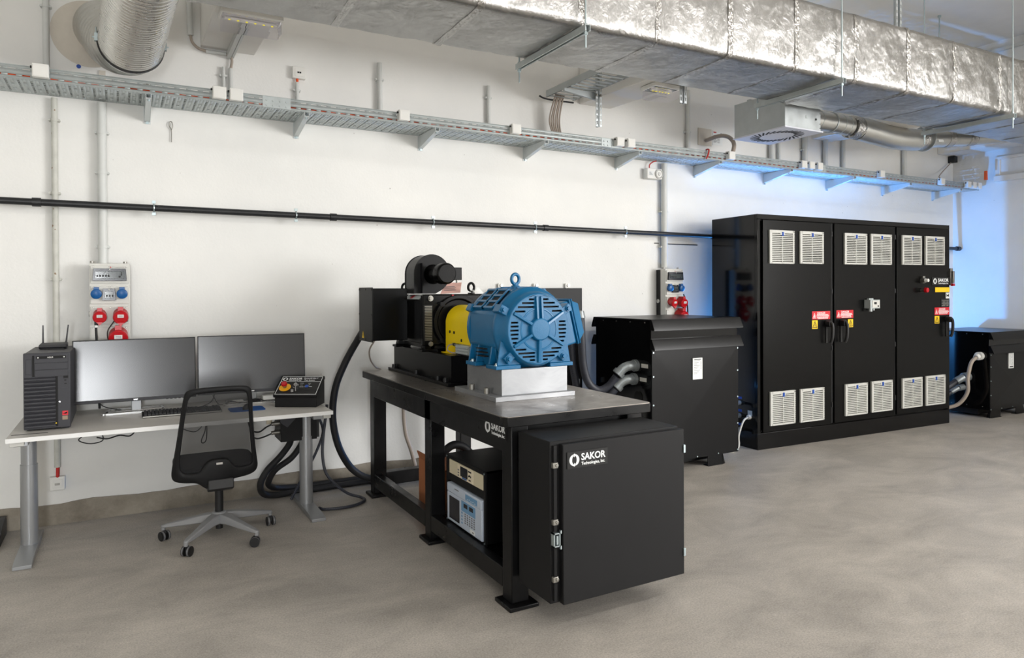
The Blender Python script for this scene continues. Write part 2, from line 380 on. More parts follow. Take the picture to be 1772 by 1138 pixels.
    def build(s, name, mats, parent=None, bevel=0.0, world=True, sub=0, solid=0.0, angle=35, seg=2):
        if not isinstance(mats, (list, tuple)): mats = [mats]
        me = bpy.data.meshes.new(name)
        vs = s.v
        if parent is not None and world:
            inv = WM[parent.name].inverted(); vs = [inv @ p for p in vs]
        me.from_pydata([tuple(p) for p in vs], [], s.f)
        for m_ in mats: me.materials.append(MT[m_] if isinstance(m_, str) else m_)
        for p, i in zip(me.polygons, s.mi): p.material_index = i
        me.polygons.foreach_set('use_smooth', [True]*len(me.polygons))
        me.update(); me.set_sharp_from_angle(angle=R(angle))
        ob = bpy.data.objects.new(name, me); COL.objects.link(ob)
        if parent is not None:
            ob.parent = parent; WM[ob.name] = WM[parent.name]
        else: WM[ob.name] = Matrix.Identity(4)
        if solid:
            md = ob.modifiers.new('solid', 'SOLIDIFY'); md.thickness = solid; md.offset = 0
        if bevel > 0:
            md = ob.modifiers.new('bevel', 'BEVEL'); md.width = bevel; md.segments = seg; md.limit_method = 'ANGLE'; md.angle_limit = R(40); md.harden_normals = False
        if sub:
            md = ob.modifiers.new('sub', 'SUBSURF'); md.levels = sub; md.render_levels = sub
        return ob
def tag(o, label, cat, group=None):
    o['label'] = label; o['category'] = cat
    if group: o['group'] = group
    return o
def thing(name, label, cat, loc=(0, 0, 0), rotz=0.0, group=None):
    o = bpy.data.objects.new(name, None); COL.objects.link(o)
    o.empty_display_size = 0.1
    o.location = loc; o.rotation_euler = (0, 0, rotz)
    WM[o.name] = Matrix.Translation(Vector(loc)) @ Matrix.Rotation(rotz, 4, 'Z')
    return tag(o, label, cat, group)
def single(m, name, mats, label, cat, group=None, **kw):
    """a thing that is one mesh: its origin is set to the middle of its base"""
    xs = [p.x for p in m.v]; ys = [p.y for p in m.v]; zs = [p.z for p in m.v]
    c = Vector(((min(xs)+max(xs))/2, (min(ys)+max(ys))/2, min(zs)))
    m.v = [p-c for p in m.v]
    o = m.build(name, mats, None, **kw); o.location = c
    return tag(o, label, cat, group)
def struct(m, name, mats, **kw):
    o = m.build(name, mats, None, **kw); o['kind'] = 'structure'; return o
def copy_tree(o, parent=None):
    c = o.copy(); COL.objects.link(c)
    if parent is not None: c.parent = parent
    for ch in list(o.children): copy_tree(ch, c)
    return c
def cat(pts, n=8):
    """Catmull-Rom through pts"""
    P = [Vector(p) for p in pts]; P = [P[0]*2-P[1]]+P+[P[-1]*2-P[-2]]; out = []
    for i in range(1, len(P)-2):
        p0, p1, p2, p3 = P[i-1:i+3]
        for k in range(n):
            t = k/n
            out.append(0.5*((2*p1)+(p2-p0)*t+(2*p0-5*p1+4*p2-p3)*t*t+(3*p1-p0-3*p2+p3)*t**3))
    out.append(P[-2]); return out
def rrect(x0, x1, y0, y1, r, n=4):
    pts = []
    for cx, cy, a in ((x1-r, y1-r, 0), (x0+r, y1-r, 90), (x0+r, y0+r, 180), (x1-r, y0+r, 270)):
        for k in range(n+1):
            t = R(a+90*k/n); pts.append((cx+r*math.cos(t), cy+r*math.sin(t)))
    return pts
def circ(cx, cy, r, n=20, a0=0, a1=360, full=True):
    return [(cx+r*math.cos(R(a0+(a1-a0)*k/n)), cy+r*math.sin(R(a0+(a1-a0)*k/n))) for k in range(n if full else n+1)]
def logo(m, o, ex, ey, w, h, depth=0.0008, what='both'):
    """round two-arrow mark with the maker's name; m material 0 = letters. w,h = size of the sign"""
    cx, cy, r = 0.15*w, 0.5*h, 0.38*h
    for a0, s in (((100, 1), (280, 1)) if what != 'text' else ()):
        outer = []; inner = []
        for k in range(13):
            t = k/12.0; a = R(a0+165*t); th = 0.09*h+0.20*h*math.sin(PI*min(1, t*1.05))*0.55
            outer.append((cx+r*math.cos(a), cy+r*math.sin(a))); inner.append((cx+(r-th)*math.cos(a), cy+(r-th)*math.sin(a)))
        for k in range(12):
            m.plate(o, ex, ey, [outer[k], outer[k+1], inner[k+1], inner[k]], depth)
        a = R(a0+165); q = [(cx+(r+0.05*h)*math.cos(a), cy+(r+0.05*h)*math.sin(a)), (cx+(r-0.2*h)*math.cos(a), cy+(r-0.2*h)*math.sin(a)), (cx+(r-0.02*h)*math.cos(a+0.5), cy+(r-0.02*h)*math.sin(a+0.5))]
        m.plate(o, ex, ey, q, depth)
    ex_, ey_ = Vector(ex).normalized(), Vector(ey).normalized(); o = Vector(o)
    if what == 'mark': return
    m.text('SAKOR', 0.62*h, o+ex_*0.33*w+ey_*0.44*h, ex, ey, depth, 0.022, sx=0.63*w/(0.62*h*3.15))
    m.text('Technologies, Inc.', 0.28*h, o+ex_*0.335*w+ey_*0.12*h, ex, ey, depth, 0.014, sx=0.62*w/(0.28*h*7.1))
# ------------------------------------------------------------------ camera
def camera():
    y, p, r = R(28.957), R(-0.406), R(-0.27)
    f = Vector((math.sin(y)*math.cos(p), math.cos(y)*math.cos(p), math.sin(p)))
    r0 = Vector((math.cos(y), -math.sin(y), 0)); u0 = r0.cross(f)
    rt = r0*math.cos(r)+u0*math.sin(r); up = -r0*math.sin(r)+u0*math.cos(r)
    cd = bpy.data.cameras.new('camera'); cd.lens = 1214.8/1772*36; cd.sensor_width = 36; cd.sensor_fit = 'HORIZONTAL'
    cd.shift_y = -(569-510.6)/1772.0; cd.clip_start = 0.05
    o = bpy.data.objects.new('camera', cd); COL.objects.link(o)
    m = Matrix(((rt.x, up.x, -f.x, 0), (rt.y, up.y, -f.y, 0), (rt.z, up.z, -f.z, 1.6), (0, 0, 0, 1)))
    o.matrix_world = m; SC.camera = o
camera()
# ------------------------------------------------------------------ setting
WX0, WX1, WY0, WY1, CZ = -3.6, 10.43, -4.2, 5.76, 4.95
struct(M().box(WX0, WX1, WY0, WY1, -0.1, 0), 'floor', 'floor')
struct(M().box(WX0, WX1+0.2, WY1, WY1+0.2, 0, CZ), 'wall_back', 'wall')
struct(M().box(WX1, WX1+0.2, WY0, WY1, 0, CZ), 'wall_right', 'wall')
struct(M().box(WX0-0.2, WX0, WY0, WY1, 0, CZ), 'wall_left', 'wall')
struct(M().box(WX0, WX1, WY0-0.2, WY0, 0, CZ), 'wall_front', 'wall')
struct(M().box(WX0-0.2, WX1+0.2, WY0-0.2, WY1+0.2, CZ, CZ+0.15), 'ceiling', 'beam')
# uneven bare strip at the foot of the wall
m = M(); n = 90; random.seed(3)
prev = None
top = []
for i in range(n+1):
    x = WX0+(4.9-WX0)*i/n
    top.append((x, 0.145+0.008*math.sin(i*0.9)+random.uniform(-0.004, 0.004)))
m.prism([(WX0, 0.0)]+top+[(4.9, 0.0)], 'y', WY1-0.012, WY1)
m.prism([(4.9, 0.0), (4.9, 0.14), (WX1, 0.14), (WX1, 0.0)], 'y', WY1-0.012, WY1)
struct(m, 'baseboard_back', 'skirting')
# concrete corbel beams running into the wall above the cable tray
for k, x in enumerate((0.52, 3.955, 7.39)):
    m = M(); m.prism([(4.62, 3.70), (4.62, 3.40), (5.76, 3.435), (5.76, 3.80)], 'x', x, x+0.385)
    struct(m, 'trim_%d' % (k+1), 'beam', bevel=0.008)
struct(M().box(10.05, WX1, WY0, WY1, 3.48, 3.86), 'trim_4', 'beam', bevel=0.01)
struct(M().box(WX0, 7.77, WY0, 4.62, 4.86, CZ), 'trim_5', 'beam')
m = M(); m.box(10.36, WX1, 1.0, 5.19, 3.04, 3.12); struct(m, 'trim_6', 'beam', bevel=0.006)
m = M(); m.box(10.40, WX1, 2.0, 5.19, 3.34, 3.38); m.box(10.40, WX1, 5.13, 5.19, 3.12, 3.34); struct(m, 'trim_7', 'beam', bevel=0.005)
# ------------------------------------------------------------------ light
SC.view_settings.view_transform = 'Standard'; SC.view_settings.look = 'None'; SC.view_settings.gamma = 1.0
SC.view_settings.use_curve_mapping = False; SC.view_settings.exposure = 0.03
w = bpy.data.worlds.new('world'); SC.world = w; w.use_nodes = True
w.node_tree.nodes['Background'].inputs[0].default_value = (0.9, 0.95, 1.0, 1); w.node_tree.nodes['Background'].inputs[1].default_value = 0.3
def area(name, loc, target, sx, sy, power, col, spread=180):
    l = bpy.data.lights.new(name, 'AREA'); l.shape = 'RECTANGLE'; l.size = sx; l.size_y = sy; l.energy = power; l.color = col[:3]; l.spread = R(spread)
    o = bpy.data.objects.new(name, l); COL.objects.link(o); o.location = loc
    d = Vector(target)-Vector(loc); o.rotation_euler = d.to_track_quat('-Z', 'Y').to_euler(); return o
def point(name, loc, power, col, r=0.05):
    l = bpy.data.lights.new(name, 'POINT'); l.energy = power; l.color = col[:3]; l.shadow_soft_size = r
    o = bpy.data.objects.new(name, l); COL.objects.link(o); o.location = loc; return o
WARM = (1.0, 0.975, 0.945); NEUT = (1.0, 0.99, 0.98); COOL = (0.95, 0.975, 1.0); BLUE = (0.07, 0.36, 1.0)
for i, (x, y) in enumerate(((-1.2, -0.9), (2.3, -0.9), (5.8, -0.9), (9.0, -0.9), (0.5, -2.8), (4.2, -2.8), (8.0, -2.8))):
    area('ceiling_lamp', (x, y, 4.80), (x, y+0.001, 0), 1.5, 0.35, 40 if x < 5 else 58, WARM)
area('soft_light_right', (9.3, -2.6, 2.5), (0.6, 5.0, 1.6), 3.2, 2.8, 170, NEUT, 100)  # unseen soft source at right, added so shadows fall to the left
area('fill_light_low', (6.4, -4.05, 2.3), (4.0, 5.0, 3.2), 5.6, 1.3, 260, NEUT)  # added fill from behind the camera, lifts the upper wall beneath the duct
area('sheen_light_left', (-0.80, -3.9, 1.30), (-0.3, 5.0, 1.2), 0.8, 1.3, 26, COOL, 70)  # added light that the monitor screens mirror as a bright gradient
point('blue_lamp', (7.55, 5.61, 0.9), 330, BLUE, 0.03)
point('blue_lamp', (5.95, 5.67, 0.60), 45, BLUE, 0.04)
area('blue_lamp', (6.9, 5.50, 2.40), (6.9, 5.50, 3.2), 3.0, 0.06, 5.5, BLUE, 90)
point('blue_lamp', (5.40, 4.97, 0.62), 1.2, BLUE, 0.03)
# ------------------------------------------------------------------ wall hardware
def conduit(name, label, x, z0, z1, r, mt='pvc', clips=(), y=None, group=None):
    y = WY1-r-0.012 if y is None else y
    t = thing('conduit_pipe', label, 'conduit', (x, y, z0), 0, group)
    M().cyl((x, y, z0), (x, y, z1), r, seg=14).build('pipe', mt, t)
    for c in clips:
        m = M(); m.cyl((x, y, c-0.010), (x, y, c+0.010), r+0.004, seg=14); m.box(x-r-0.012, x+r+0.012, y+r-0.004, WY1, c-0.01, c+0.01)
        for s_ in (-1, 1): m.cyl((x+s_*(r+0.008), y-0.006, c), (x+s_*(r+0.008), WY1, c), 0.008, seg=8)
        m.build('pipe_clip', mt, t)
    return t
conduit('c', 'thin grey conduit rising above the tray at the far left of the wall', -0.45, 3.10, 3.95, 0.019, clips=(3.55,))
conduit('c', 'stained grey conduit running down the wall behind the router to the low socket', -0.406, 0.40, 2.93, 0.019, 'pvc_old', clips=(0.62, 1.69, 2.28, 2.78))
conduit('c', 'thick grey conduit running from the tray down to the left power socket panel', -0.125, 1.80, 2.93, 0.029, 'pvc', clips=(1.92, 2.44, 2.72))
conduit('c', 'left one of two short conduits above the pair of white boxes on the tray', 0.677, 3.07, 3.305, 0.013, clips=(3.24,))
conduit('c', 'right one of two short conduits above the pair of white boxes on the tray', 0.728, 3.07, 3.30, 0.016)
conduit('c', 'short conduit between the tray and the white network outlet', 1.223, 3.07, 3.265, 0.014, clips=(3.20,))
conduit('c', 'double conduit on the wall between the network outlet and the first bracket under the duct', 1.904, 3.05, 3.52, 0.021, clips=(3.38,))
conduit('c', 'double conduit on the wall just left of the grid tray, above the cable tray', 2.936, 3.05, 3.47, 0.017, clips=(3.36,))
conduit('c', 'conduit on the wall left of the bare metal plate with the cable', 5.354, 2.99, 3.75, 0.022, clips=(3.30,))
conduit('c', 'thick grey conduit running from the tray down to the right power socket panel', 5.005, 1.83, 2.93, 0.034, clips=(2.05, 2.42))
conduit('c', 'conduit left of a thin one on the wall under the swirl diffuser', 6.64, 2.95, 3.6, 0.030)
conduit('c', 'thinner conduit just right of a thick one under the swirl diffuser', 6.78, 2.95, 3.6, 0.020)
conduit('c', 'stepped conduit on the wall right of the swirl diffuser box', 7.22, 2.95, 3.7, 0.033, clips=(3.28,))
conduit('c', 'wide conduit on the wall under the round spiral pipe beside the diffuser', 7.60, 2.95, 3.75, 0.030)
conduit('c', 'conduit with a green mark on the wall under the spiral pipe', 7.95, 2.95, 3.75, 0.024)
conduit('c', 'conduit on the wall under the corrugated middle of the round pipe', 9.21, 2.95, 3.75, 0.030)
# bent conduit and cable to the beam
t = thing('conduit_run', 'grey conduit elbow running down from the duct and right along the left beam', 'conduit', (0.43, WY1-0.03, 3.30))
M().cyl((0.45, WY1-0.03, 3.505), (0.44, WY1-0.03, 3.85), 0.020, seg=14).build('pipe', 'pvc', t)
M().cyl((0.555, WY1-0.03, 3.405), (0.695, WY1-0.03, 3.405), 0.014, seg=12).build('pipe', 'pvc', t)
M().tube(cat([(0.45, WY1-0.03, 3.51), (0.46, WY1-0.03, 3.46), (0.50, WY1-0.03, 3.42), (0.56, WY1-0.03, 3.405)]), 0.010).build('cable', 'cable_grey', t)
M().tube(cat([(0.69, WY1-0.03, 3.405), (0.735, WY1-0.03, 3.375), (0.728, WY1-0.03, 3.29)]), 0.010).build('cable', 'cable_grey', t)
m = M(); m.box(0.700, 0.728, 4.95, 5.75, 3.375, 3.425); m.box(0.736, 0.752, 4.95, 5.75, 3.385, 3.425)
single(m, 'beam_conduit', 'pvc', 'flat grey trunking along the underside of the left beam to the emergency light', 'conduit')
# network outlet, low socket, siren, plate
t = thing('network_outlet', 'white network outlet box on the wall above the tray, with an orange cable', 'socket', (1.236, WY1, 3.292))
M().box(1.184, 1.288, WY1-0.045, WY1, 3.292, 3.388).build('housing', 'white', t, bevel=0.006)
m = M(); m.box(1.205, 1.267, WY1-0.049, WY1-0.044, 3.31, 3.37); m.use(1); m.box(1.222, 1.235, WY1-0.051, WY1-0.048, 3.333, 3.345); m.box(1.238, 1.251, WY1-0.051, WY1-0.048, 3.333, 3.345)
m.build('cover_plate', ['white', 'dark'], t)
M().cyl((1.225, WY1-0.025, 3.25), (1.225, WY1-0.025, 3.295), 0.010).build('cable', 'orange', t)
t = thing('power_socket', 'cream wall socket low on the wall under the desk, with a red cable tail', 'socket', (-0.408, WY1, 0.235))
M().box(-0.453, -0.362, WY1-0.04, WY1, 0.24, 0.335).build('housing', 'white', t, bevel=0.006)
m = M(); m.box(-0.435, -0.38, WY1-0.044, WY1-0.038, 0.262, 0.315); m.use(1); m.box(-0.422, -0.393, WY1-0.046, WY1-0.042, 0.278, 0.292)
m.build('cover_plate', ['white', 'nickel'], t, bevel=0.001)
M().cyl((-0.406, WY1-0.03, 0.33), (-0.404, WY1-0.03, 0.405), 0.011).build('cable', 'red_cable', t)
t = thing('alarm_sounder', 'white square alarm sounder on the wall beside the tall conduit', 'alarm', (4.875, WY1, 2.745))
m = M(); m.prism(rrect(4.755, 4.955, 2.752, 2.862, 0.012), 'y', WY1-0.075, WY1); m.build('housing', 'white', t, bevel=0.006)
m = M(); m.lathe((4.905, WY1-0.075, 2.807), (0, -1, 0), [(0.05, 0), (0.05, 0.012), (0.043, 0.016), (0.036, 0.008)], 28); m.use(1); m.lathe((4.905, WY1-0.081, 2.807), (0, -1, 0), [(0.034, 0), (0.034, 0.005)], 24); m.use(0); m.lathe((4.905, WY1-0.083, 2.807), (0, -1, 0), [(0.022, 0), (0.018, 0.009)], 20)
m.build('horn', ['panel_grey', 'white'], t)
m = M(); m.box(4.775, 4.835, WY1-0.0765, WY1-0.075, 2.785, 2.83); m.use(1)
for k in range(4): m.box(4.78, 4.825-0.008*k, WY1-0.0772, WY1-0.0764, 2.792+0.009*k, 2.795+0.009*k)
m.build('rating_label', ['paper', 'ink'], t)
t = thing('access_plate', 'bare grey metal plate on the wall under the tray bend, cable coming out', 'plate', (5.62, WY1, 3.18))
M().box(5.525, 5.722, WY1-0.012, WY1, 3.185, 3.372).build('plate', 'patch', t, bevel=0.002)
M().tube(cat([(5.63, WY1-0.02, 3.24), (5.66, 5.58, 3.26), (5.72, 5.50, 3.24), (5.76, 5.46, 3.16), (5.73, 5.46, 3.03)]), 0.022, 12).build('cable', 'cable_grey', t)
m = M(); m.box(5.745, 5.895, WY1-0.004, WY1, 3.205, 3.365); m.use(1)
for k in range(8): m.box(5.756, 5.80+0.008*(k % 3), WY1-0.0052, WY1-0.0038, 3.235+0.011*k, 3.239+0.011*k); m.box(5.815, 5.85+0.006*(k % 2), WY1-0.0052, WY1-0.0038, 3.235+0.011*k, 3.239+0.011*k)
m.use(2); m.box(5.756, 5.80, WY1-0.0052, WY1-0.0038, 3.342, 3.354); m.use(1); m.box(5.862, 5.882, WY1-0.0052, WY1-0.0038, 3.315, 3.345)
single(m, 'notice_sheet', ['paper', 'ink', 'red'], 'white printed notice on the wall right of the bare plate', 'notice')
m = M(); m.tube(cat([(0.318, WY1-0.012, 2.704), (0.317, WY1-0.012, 2.79), (0.303, WY1-0.014, 2.82), (0.308, WY1-0.014, 2.85), (0.32, WY1-0.014, 2.85), (0.326, WY1-0.014, 2.82), (0.318, WY1-0.012, 2.79)]), 0.0035, 6)
single(m, 'wire_loop', 'nickel', 'small looped wire hanging on the wall under the tray', 'wire')
single(M().cyl((-0.262, WY1-0.004, 3.176), (-0.262, WY1, 3.176), 0.014), 'round_sticker', 'blue_badge', 'small round blue dot on the wall beside the round duct', 'sticker')
single(M().prism(circ(-0.20, 3.41, 0.23, 40), 'y', WY1-0.004, WY1), 'bare_patch', 'patch', 'round bare patch of wall around the silver pipe elbow', 'wall patch')
m = M()
m.box(4.905, 4.96, WY1-0.009, WY1, 2.086, 2.094); m.box(5.05, 5.51, WY1-0.009, WY1, 2.081, 2.090)
single(m, 'dark_strip', 'dark', 'thin dark strip on the wall under the black pipe left of the cabinet', 'strip')
# black pipe with couplings and clamps
t = thing('service_pipe', 'long black pipe running along the whole back wall', 'pipe', (4.0, 5.68, 2.17))
def pz(x): return 2.202-0.0042*x
M().cyl((WX0+0.1, 5.655, pz(WX0)), (10.37, 5.655, pz(10.37)), 0.0235, seg=18).build('pipe', 'pipe_black', t)
for x in (-0.53, 1.46, 3.47, 5.63): M().cyl((x, 5.655, pz(x)), (x+0.05, 5.655, pz(x)), 0.030, seg=18).build('coupling', 'pipe_black', t)
m = M(); m.cyl((10.33, 5.655, pz(10)), (10.40, 5.655, pz(10)), 0.032); m.build('coupling', 'pipe_black', t)
for x in (0.195, 1.19, 2.35, 3.38, 4.44, 5.72, 7.2, 8.8):
    m = M(); m.torus((x, 5.655, pz(x)), (1, 0, 0), 0.027, 0.005, 20, 8); m.cyl((x, 5.655, pz(x)), (x, WY1-0.002, pz(x)), 0.005, seg=8)
    for s_ in (-1, 1): m.box(x-0.012, x+0.012, 5.645, 5.660, pz(x)+s_*0.042-0.010, pz(x)+s_*0.042+0.010)
    m.build('pipe_clamp', 'zinc', t)
# power socket panels
def socket_panel(x0, x1, z0, z1, label, plugs):
    t = thing('socket_panel', label, 'socket panel', ((x0+x1)/2, WY1, z0), 0, None)
    yb, yf = WY1-0.075, WY1-0.15; W = x1-x0; H = z1-z0
    M().box(x0+0.006, x1-0.006, yb, WY1, z0, z1-0.006).build('housing_box', 'plastic_black', t, bevel=0.004)
    m = M(); m.prism(rrect(x0, x1, z0, z1, 0.012), 'y', yf, yb)
    for k in range(4): m.box(x0+0.008, x1-0.008, yf-0.012, yf, z1-0.008-(k+1)*H/4+0.012, z1-0.010-k*H/4-0.006)
    m.use(1)
    for k in range(4):
        for u in (0.1, 0.5, 0.9): m.cyl((x0+u*W, yf-0.0135, z1-0.022-k*H/4), (x0+u*W, yf-0.010, z1-0.022-k*H/4), 0.006, seg=10)
    m.use(2); m.box(x0+0.5*W, x0+0.54*W, yf-0.0135, yf-0.011, z1-0.029, z1-0.022); m.use(1); m.box(x0+0.56*W, x0+0.86*W, yf-0.0135, yf-0.011, z1-0.028, z1-0.023)
    m.build('socket_cover', ['panel_grey', 'nickel', 'red'], t, bevel=0.003)
    for u in (0.06, 0.88):
        M().cyl((x0+u*W, yb-0.03, z1+0.004), (x0+u*W, yb-0.03, z1+0.016), 0.012).build('fixing_cap', 'nickel', t)
    def window(cx, cz, w, h, n):
        m = M(); a = 0.035
        m.prism([(cx-w/2, cz-h/2), (cx+w/2, cz-h/2), (cx+w/2-0.006, cz+h/2), (cx-w/2+0.006, cz+h/2)], 'y', yf-0.034, yf-0.012)
        m.use(1); m.box(cx-w/2+0.016, cx+w/2-0.016, yf-0.0365, yf-0.034, cz-h/2+0.016, cz+h/2-0.020)
        m.use(2)
        for k in range(n): m.box(cx-w/2+0.024+k*0.017, cx-w/2+0.034+k*0.017, yf-0.040, yf-0.036, cz-0.016, cz-0.002)
        if n > 4: m.box(cx+w*0.26, cx+w*0.32, yf-0.040, yf-0.036, cz-0.02, cz-0.008); m.box(cx+w*0.33, cx+w*0.36, yf-0.040, yf-0.036, cz-0.006, cz+0.016)
        m.use(3); m.cyl((cx, yf-0.036, cz+h/2-0.008), (cx, yf-0.032, cz+h/2-0.008), 0.005, seg=8)
        m.build('breaker_window', ['lcd', 'smoke', 'plastic_black', 'nickel'], t, bevel=0.002)
    H4 = H/4
    window(x0+0.5*W, z1-0.55*H4, 0.84*W, 0.6*H4, 5)
    window(x0+0.48*W, z1-1.52*H4, 0.34*W, 0.58*H4, 3)
    for u, op in ((0.17, 0), (0.80, 1)):
        c = (x0+u*W, yf-0.012, z1-1.47*H4)
        s_ = M(); s_.lathe(c, (0, -1, -0.12), [(0.031, 0), (0.031, 0.022), (0.034, 0.024), (0.034, 0.034), (0.028, 0.038)], 24)
        s_.box(c[0]-0.016, c[0]+0.016, c[1]-0.03, c[1], c[2]+0.022, c[2]+0.044); s_.build('blue_socket', 'blue_plug', t, bevel=0.002)
    def ind(u, zc, r, L):
        c = Vector((x0+u*W, yf-0.01, zc)); d = Vector((0, -1, -0.28)).normalized()
        s_ = M(); s_.use(0); s_.lathe(c, d, [(r*1.02, 0), (r*0.98, L*0.7)], 26)
        s_.use(1); s_.lathe(c+d*L*0.7, d, [(r*1.05, 0), (r*1.05, L*0.22), (r*0.92, L*0.3)], 26)
        s_.box(c.x-r*0.35, c.x+r*0.35, c.y-L*0.9, c.y-L*0.1, c.z+r*0.55, c.z+r*1.15)
        e = c+d*(L*1.0); s_.prism([(c.x-r*0.5, e.z-r*0.75), (c.x+r*0.5, e.z-r*0.75), (c.x, e.z-r*1.3)], 'y', e.y-0.004, e.y+0.02)
        s_.use(2); ey = Vector((0, -0.28, 1)).normalized(); s_.plate(c+d*(L*1.005), (1, 0, 0), ey, [(-r*0.42, r*0.05), (r*0.42, r*0.05), (r*0.42, r*0.52), (-r*0.42, r*0.52)], 0.004)
        s_.use(3)
        for q in range(2): s_.plate(c+d*(L*1.005+0.0036), (1, 0, 0), ey, [(-r*0.3, r*(0.18+0.16*q)), (r*0.3, r*(0.18+0.16*q)), (r*0.3, r*(0.23+0.16*q)), (-r*0.3, r*(0.23+0.16*q))], 0.001)
        s_.build('red_socket', ['red_dark', 'red', 'paper', 'ink'], t)
    ind(0.25, z1-2.50*H4, 0.040, 0.075); ind(0.76, z1-2.50*H4, 0.045, 0.085); ind(0.70, z1-3.50*H4, 0.057, 0.10)
    M().lathe((x0+0.0, WY1-0.04, z1-0.62*H), (-1, 0, 0), [(0.02, 0), (0.02, 0.008), (0.013, 0.009), (0.012, 0.003)], 18).build('cable_gland', 'panel_grey', t)
    return t
socket_panel(-0.205, 0.040, 1.235, 1.798, 'grey power socket panel on the wall behind the left monitor, two cables plugged in', 0)
socket_panel(4.925, 5.165, 1.272, 1.815, 'grey power socket panel on the wall behind the black transformer left of the cabinet', 0)
def cable(name, label, pts, r, mt='rubber', cat_='cable', group=None, n=8, seg=10):
    return single(M().tube(cat(pts, n), r, seg), name, mt, label, cat_, group)
cable('power_cable', 'thick black cable hanging from the left blue socket of the left panel', [(-0.165, 5.55, 1.40), (-0.166, 5.55, 1.35), (-0.162, 5.56, 1.25), (-0.155, 5.58, 1.05), (-0.15, 5.6, 0.80)], 0.008)
m = M(); m.cyl((-0.164, 5.545, 1.375), (-0.165, 5.553, 1.435), 0.011); m.use(1); m.cyl((-0.165, 5.545, 1.36), (-0.165, 5.545, 1.375), 0.012)
single(m, 'power_plug', ['plastic_black', 'paper'], 'black plug in the left blue socket of the left panel', 'plug')
cable('power_cable', 'thin black lead dangling from the plug-in adapter on the left panel', [(-0.055, 5.55, 1.43), (-0.06, 5.54, 1.40), (-0.095, 5.55, 1.34), (-0.098, 5.55, 1.29), (-0.088, 5.55, 1.25), (-0.10, 5.55, 1.20), (-0.14, 5.58, 1.13), (-0.145, 5.6, 0.95)], 0.0035)
single(M().box(-0.035, 0.025, 5.55, 5.60, 1.395, 1.43), 'plug_adapter', 'plastic_black', 'black plug-in adapter under the right blue socket of the left panel', 'adapter', bevel=0.003)
cable('power_cable', 'thin black cable hanging from a blue socket of the right panel', [(5.118, 5.55, 1.55), (5.125, 5.53, 1.50), (5.155, 5.53, 1.42), (5.17, 5.55, 1.30), (5.165, 5.6, 1.15), (5.16, 5.6, 0.9)], 0.007)
# ------------------------------------------------------------------ cable tray along the wall
TX0, TX1, TY0, TY1, TZ = WX0+0.05, 10.38, 5.385, 5.754, 2.948
t = thing('cable_tray', 'long galvanised perforated cable tray running along the back wall', 'cable tray', (3.5, 5.55, TZ))
def perf(nx, x0, x1, y0, y1, rows):
    """thin sheet from x0..x1; at each pitch one row of slots; rows = [(dx0,dx1,[(y0,y1)...])] inside one pitch"""
    pass
m = M(); P = 0.0690; NX = int((TX1-TX0)/P)
def q(m, xa, xb, ya, yb, z): m.add([(xa, ya, z), (xb, ya, z), (xb, yb, z), (xa, yb, z)], [(0, 1, 2, 3)])
for i in range(NX):
    x = TX0+i*P
    cells = [(x, x+0.013, [(5.415+0.045*k, 5.415+0.045*k+0.034) for k in range(7)]), (x+0.013, x+0.028, []),
             (x+0.028, x+0.048, [(5.466, 5.480), (5.636, 5.650)] if i % 2 else [(5.50, 5.514), (5.61, 5.624)]), (x+0.048, x+P, [])]
    for xa, xb, hs in cells:
        y = TY0
        for h0, h1 in hs: q(m, xa, xb, y, h0, TZ); y = h1
        q(m, xa, xb, y, TY1, TZ)
m.build('tray_bottom', 'galv', t, solid=0.0016)
def rail(y, name):
    m = M(); P = 0.075
    def qv(xa, xb, za, zb): m.add([(xa, y, za), (xb, y, za), (xb, y, zb), (xa, y, zb)], [(0, 1, 2, 3)])
    z = TZ
    for za, zb, sl in ((z, z+0.018, 0), (z+0.018, z+0.027, 1), (z+0.027, z+0.060, 0), (z+0.060, z+0.066, 1), (z+0.066, z+0.086, 0)):
        if not sl: qv(TX0, TX1, za, zb); continue
        for i in range(int((TX1-TX0)/P)): x = TX0+i*P; qv(x+0.042, x+P, za, zb)
    m.tube([(TX0, y, z+0.0855), (TX1, y, z+0.0855)], 0.0015, 6)
    return m.build(name, 'galv', t, solid=0.0016)
rail(TY0, 'side_rail'); rail(TY1, 'side_rail')
for x in (1.0, 4.05, 7.05):
    m = M(); m.box(x-0.10, x+0.10, TY0-0.004, TY0-0.001, TZ+0.004, TZ+0.083)
    for s_ in (-0.07, -0.025, 0.025, 0.07):
        for zz in (0.02, 0.055): m.cyl((x+s_, TY0-0.008, TZ+zz), (x+s_, TY0-0.003, TZ+zz), 0.007, seg=10)
    m.build('splice_plate', 'galv', t)
for k, (x0, x1, yy, zz) in enumerate(((TX0, 10.3, 5.408, 2.968), (TX0, 3.2, 5.436, 2.975), (0.9, 10.2, 5.420, 2.988))):
    cable('tray_cable', ('orange cable lying in the tray against its front rail', 'orange cable lying behind the front one in the tray, left half only', 'red cable lying on top in the tray')[k],
          [(x0+(x1-x0)*i/30.0, yy+0.006*math.sin(i*1.7+k), zz+0.004*math.sin(i*2.3+k*2)) for i in range(31)], 0.009, ('orange', 'orange', 'orange')[k], n=2, seg=8)
brx = (0.16, 1.217, 2.277, 3.334, 4.407, 5.474, 6.563, 7.671, 8.785, 9.92)
nth = ('far left, above the left socket panel', 'second from the left', 'third from the left', 'fourth from the left', 'fifth from the left, near the sounder', 'sixth from the left, right of the sounder',
       'seventh from the left', 'third from the right end', 'second from the right end', 'last one at the right end')
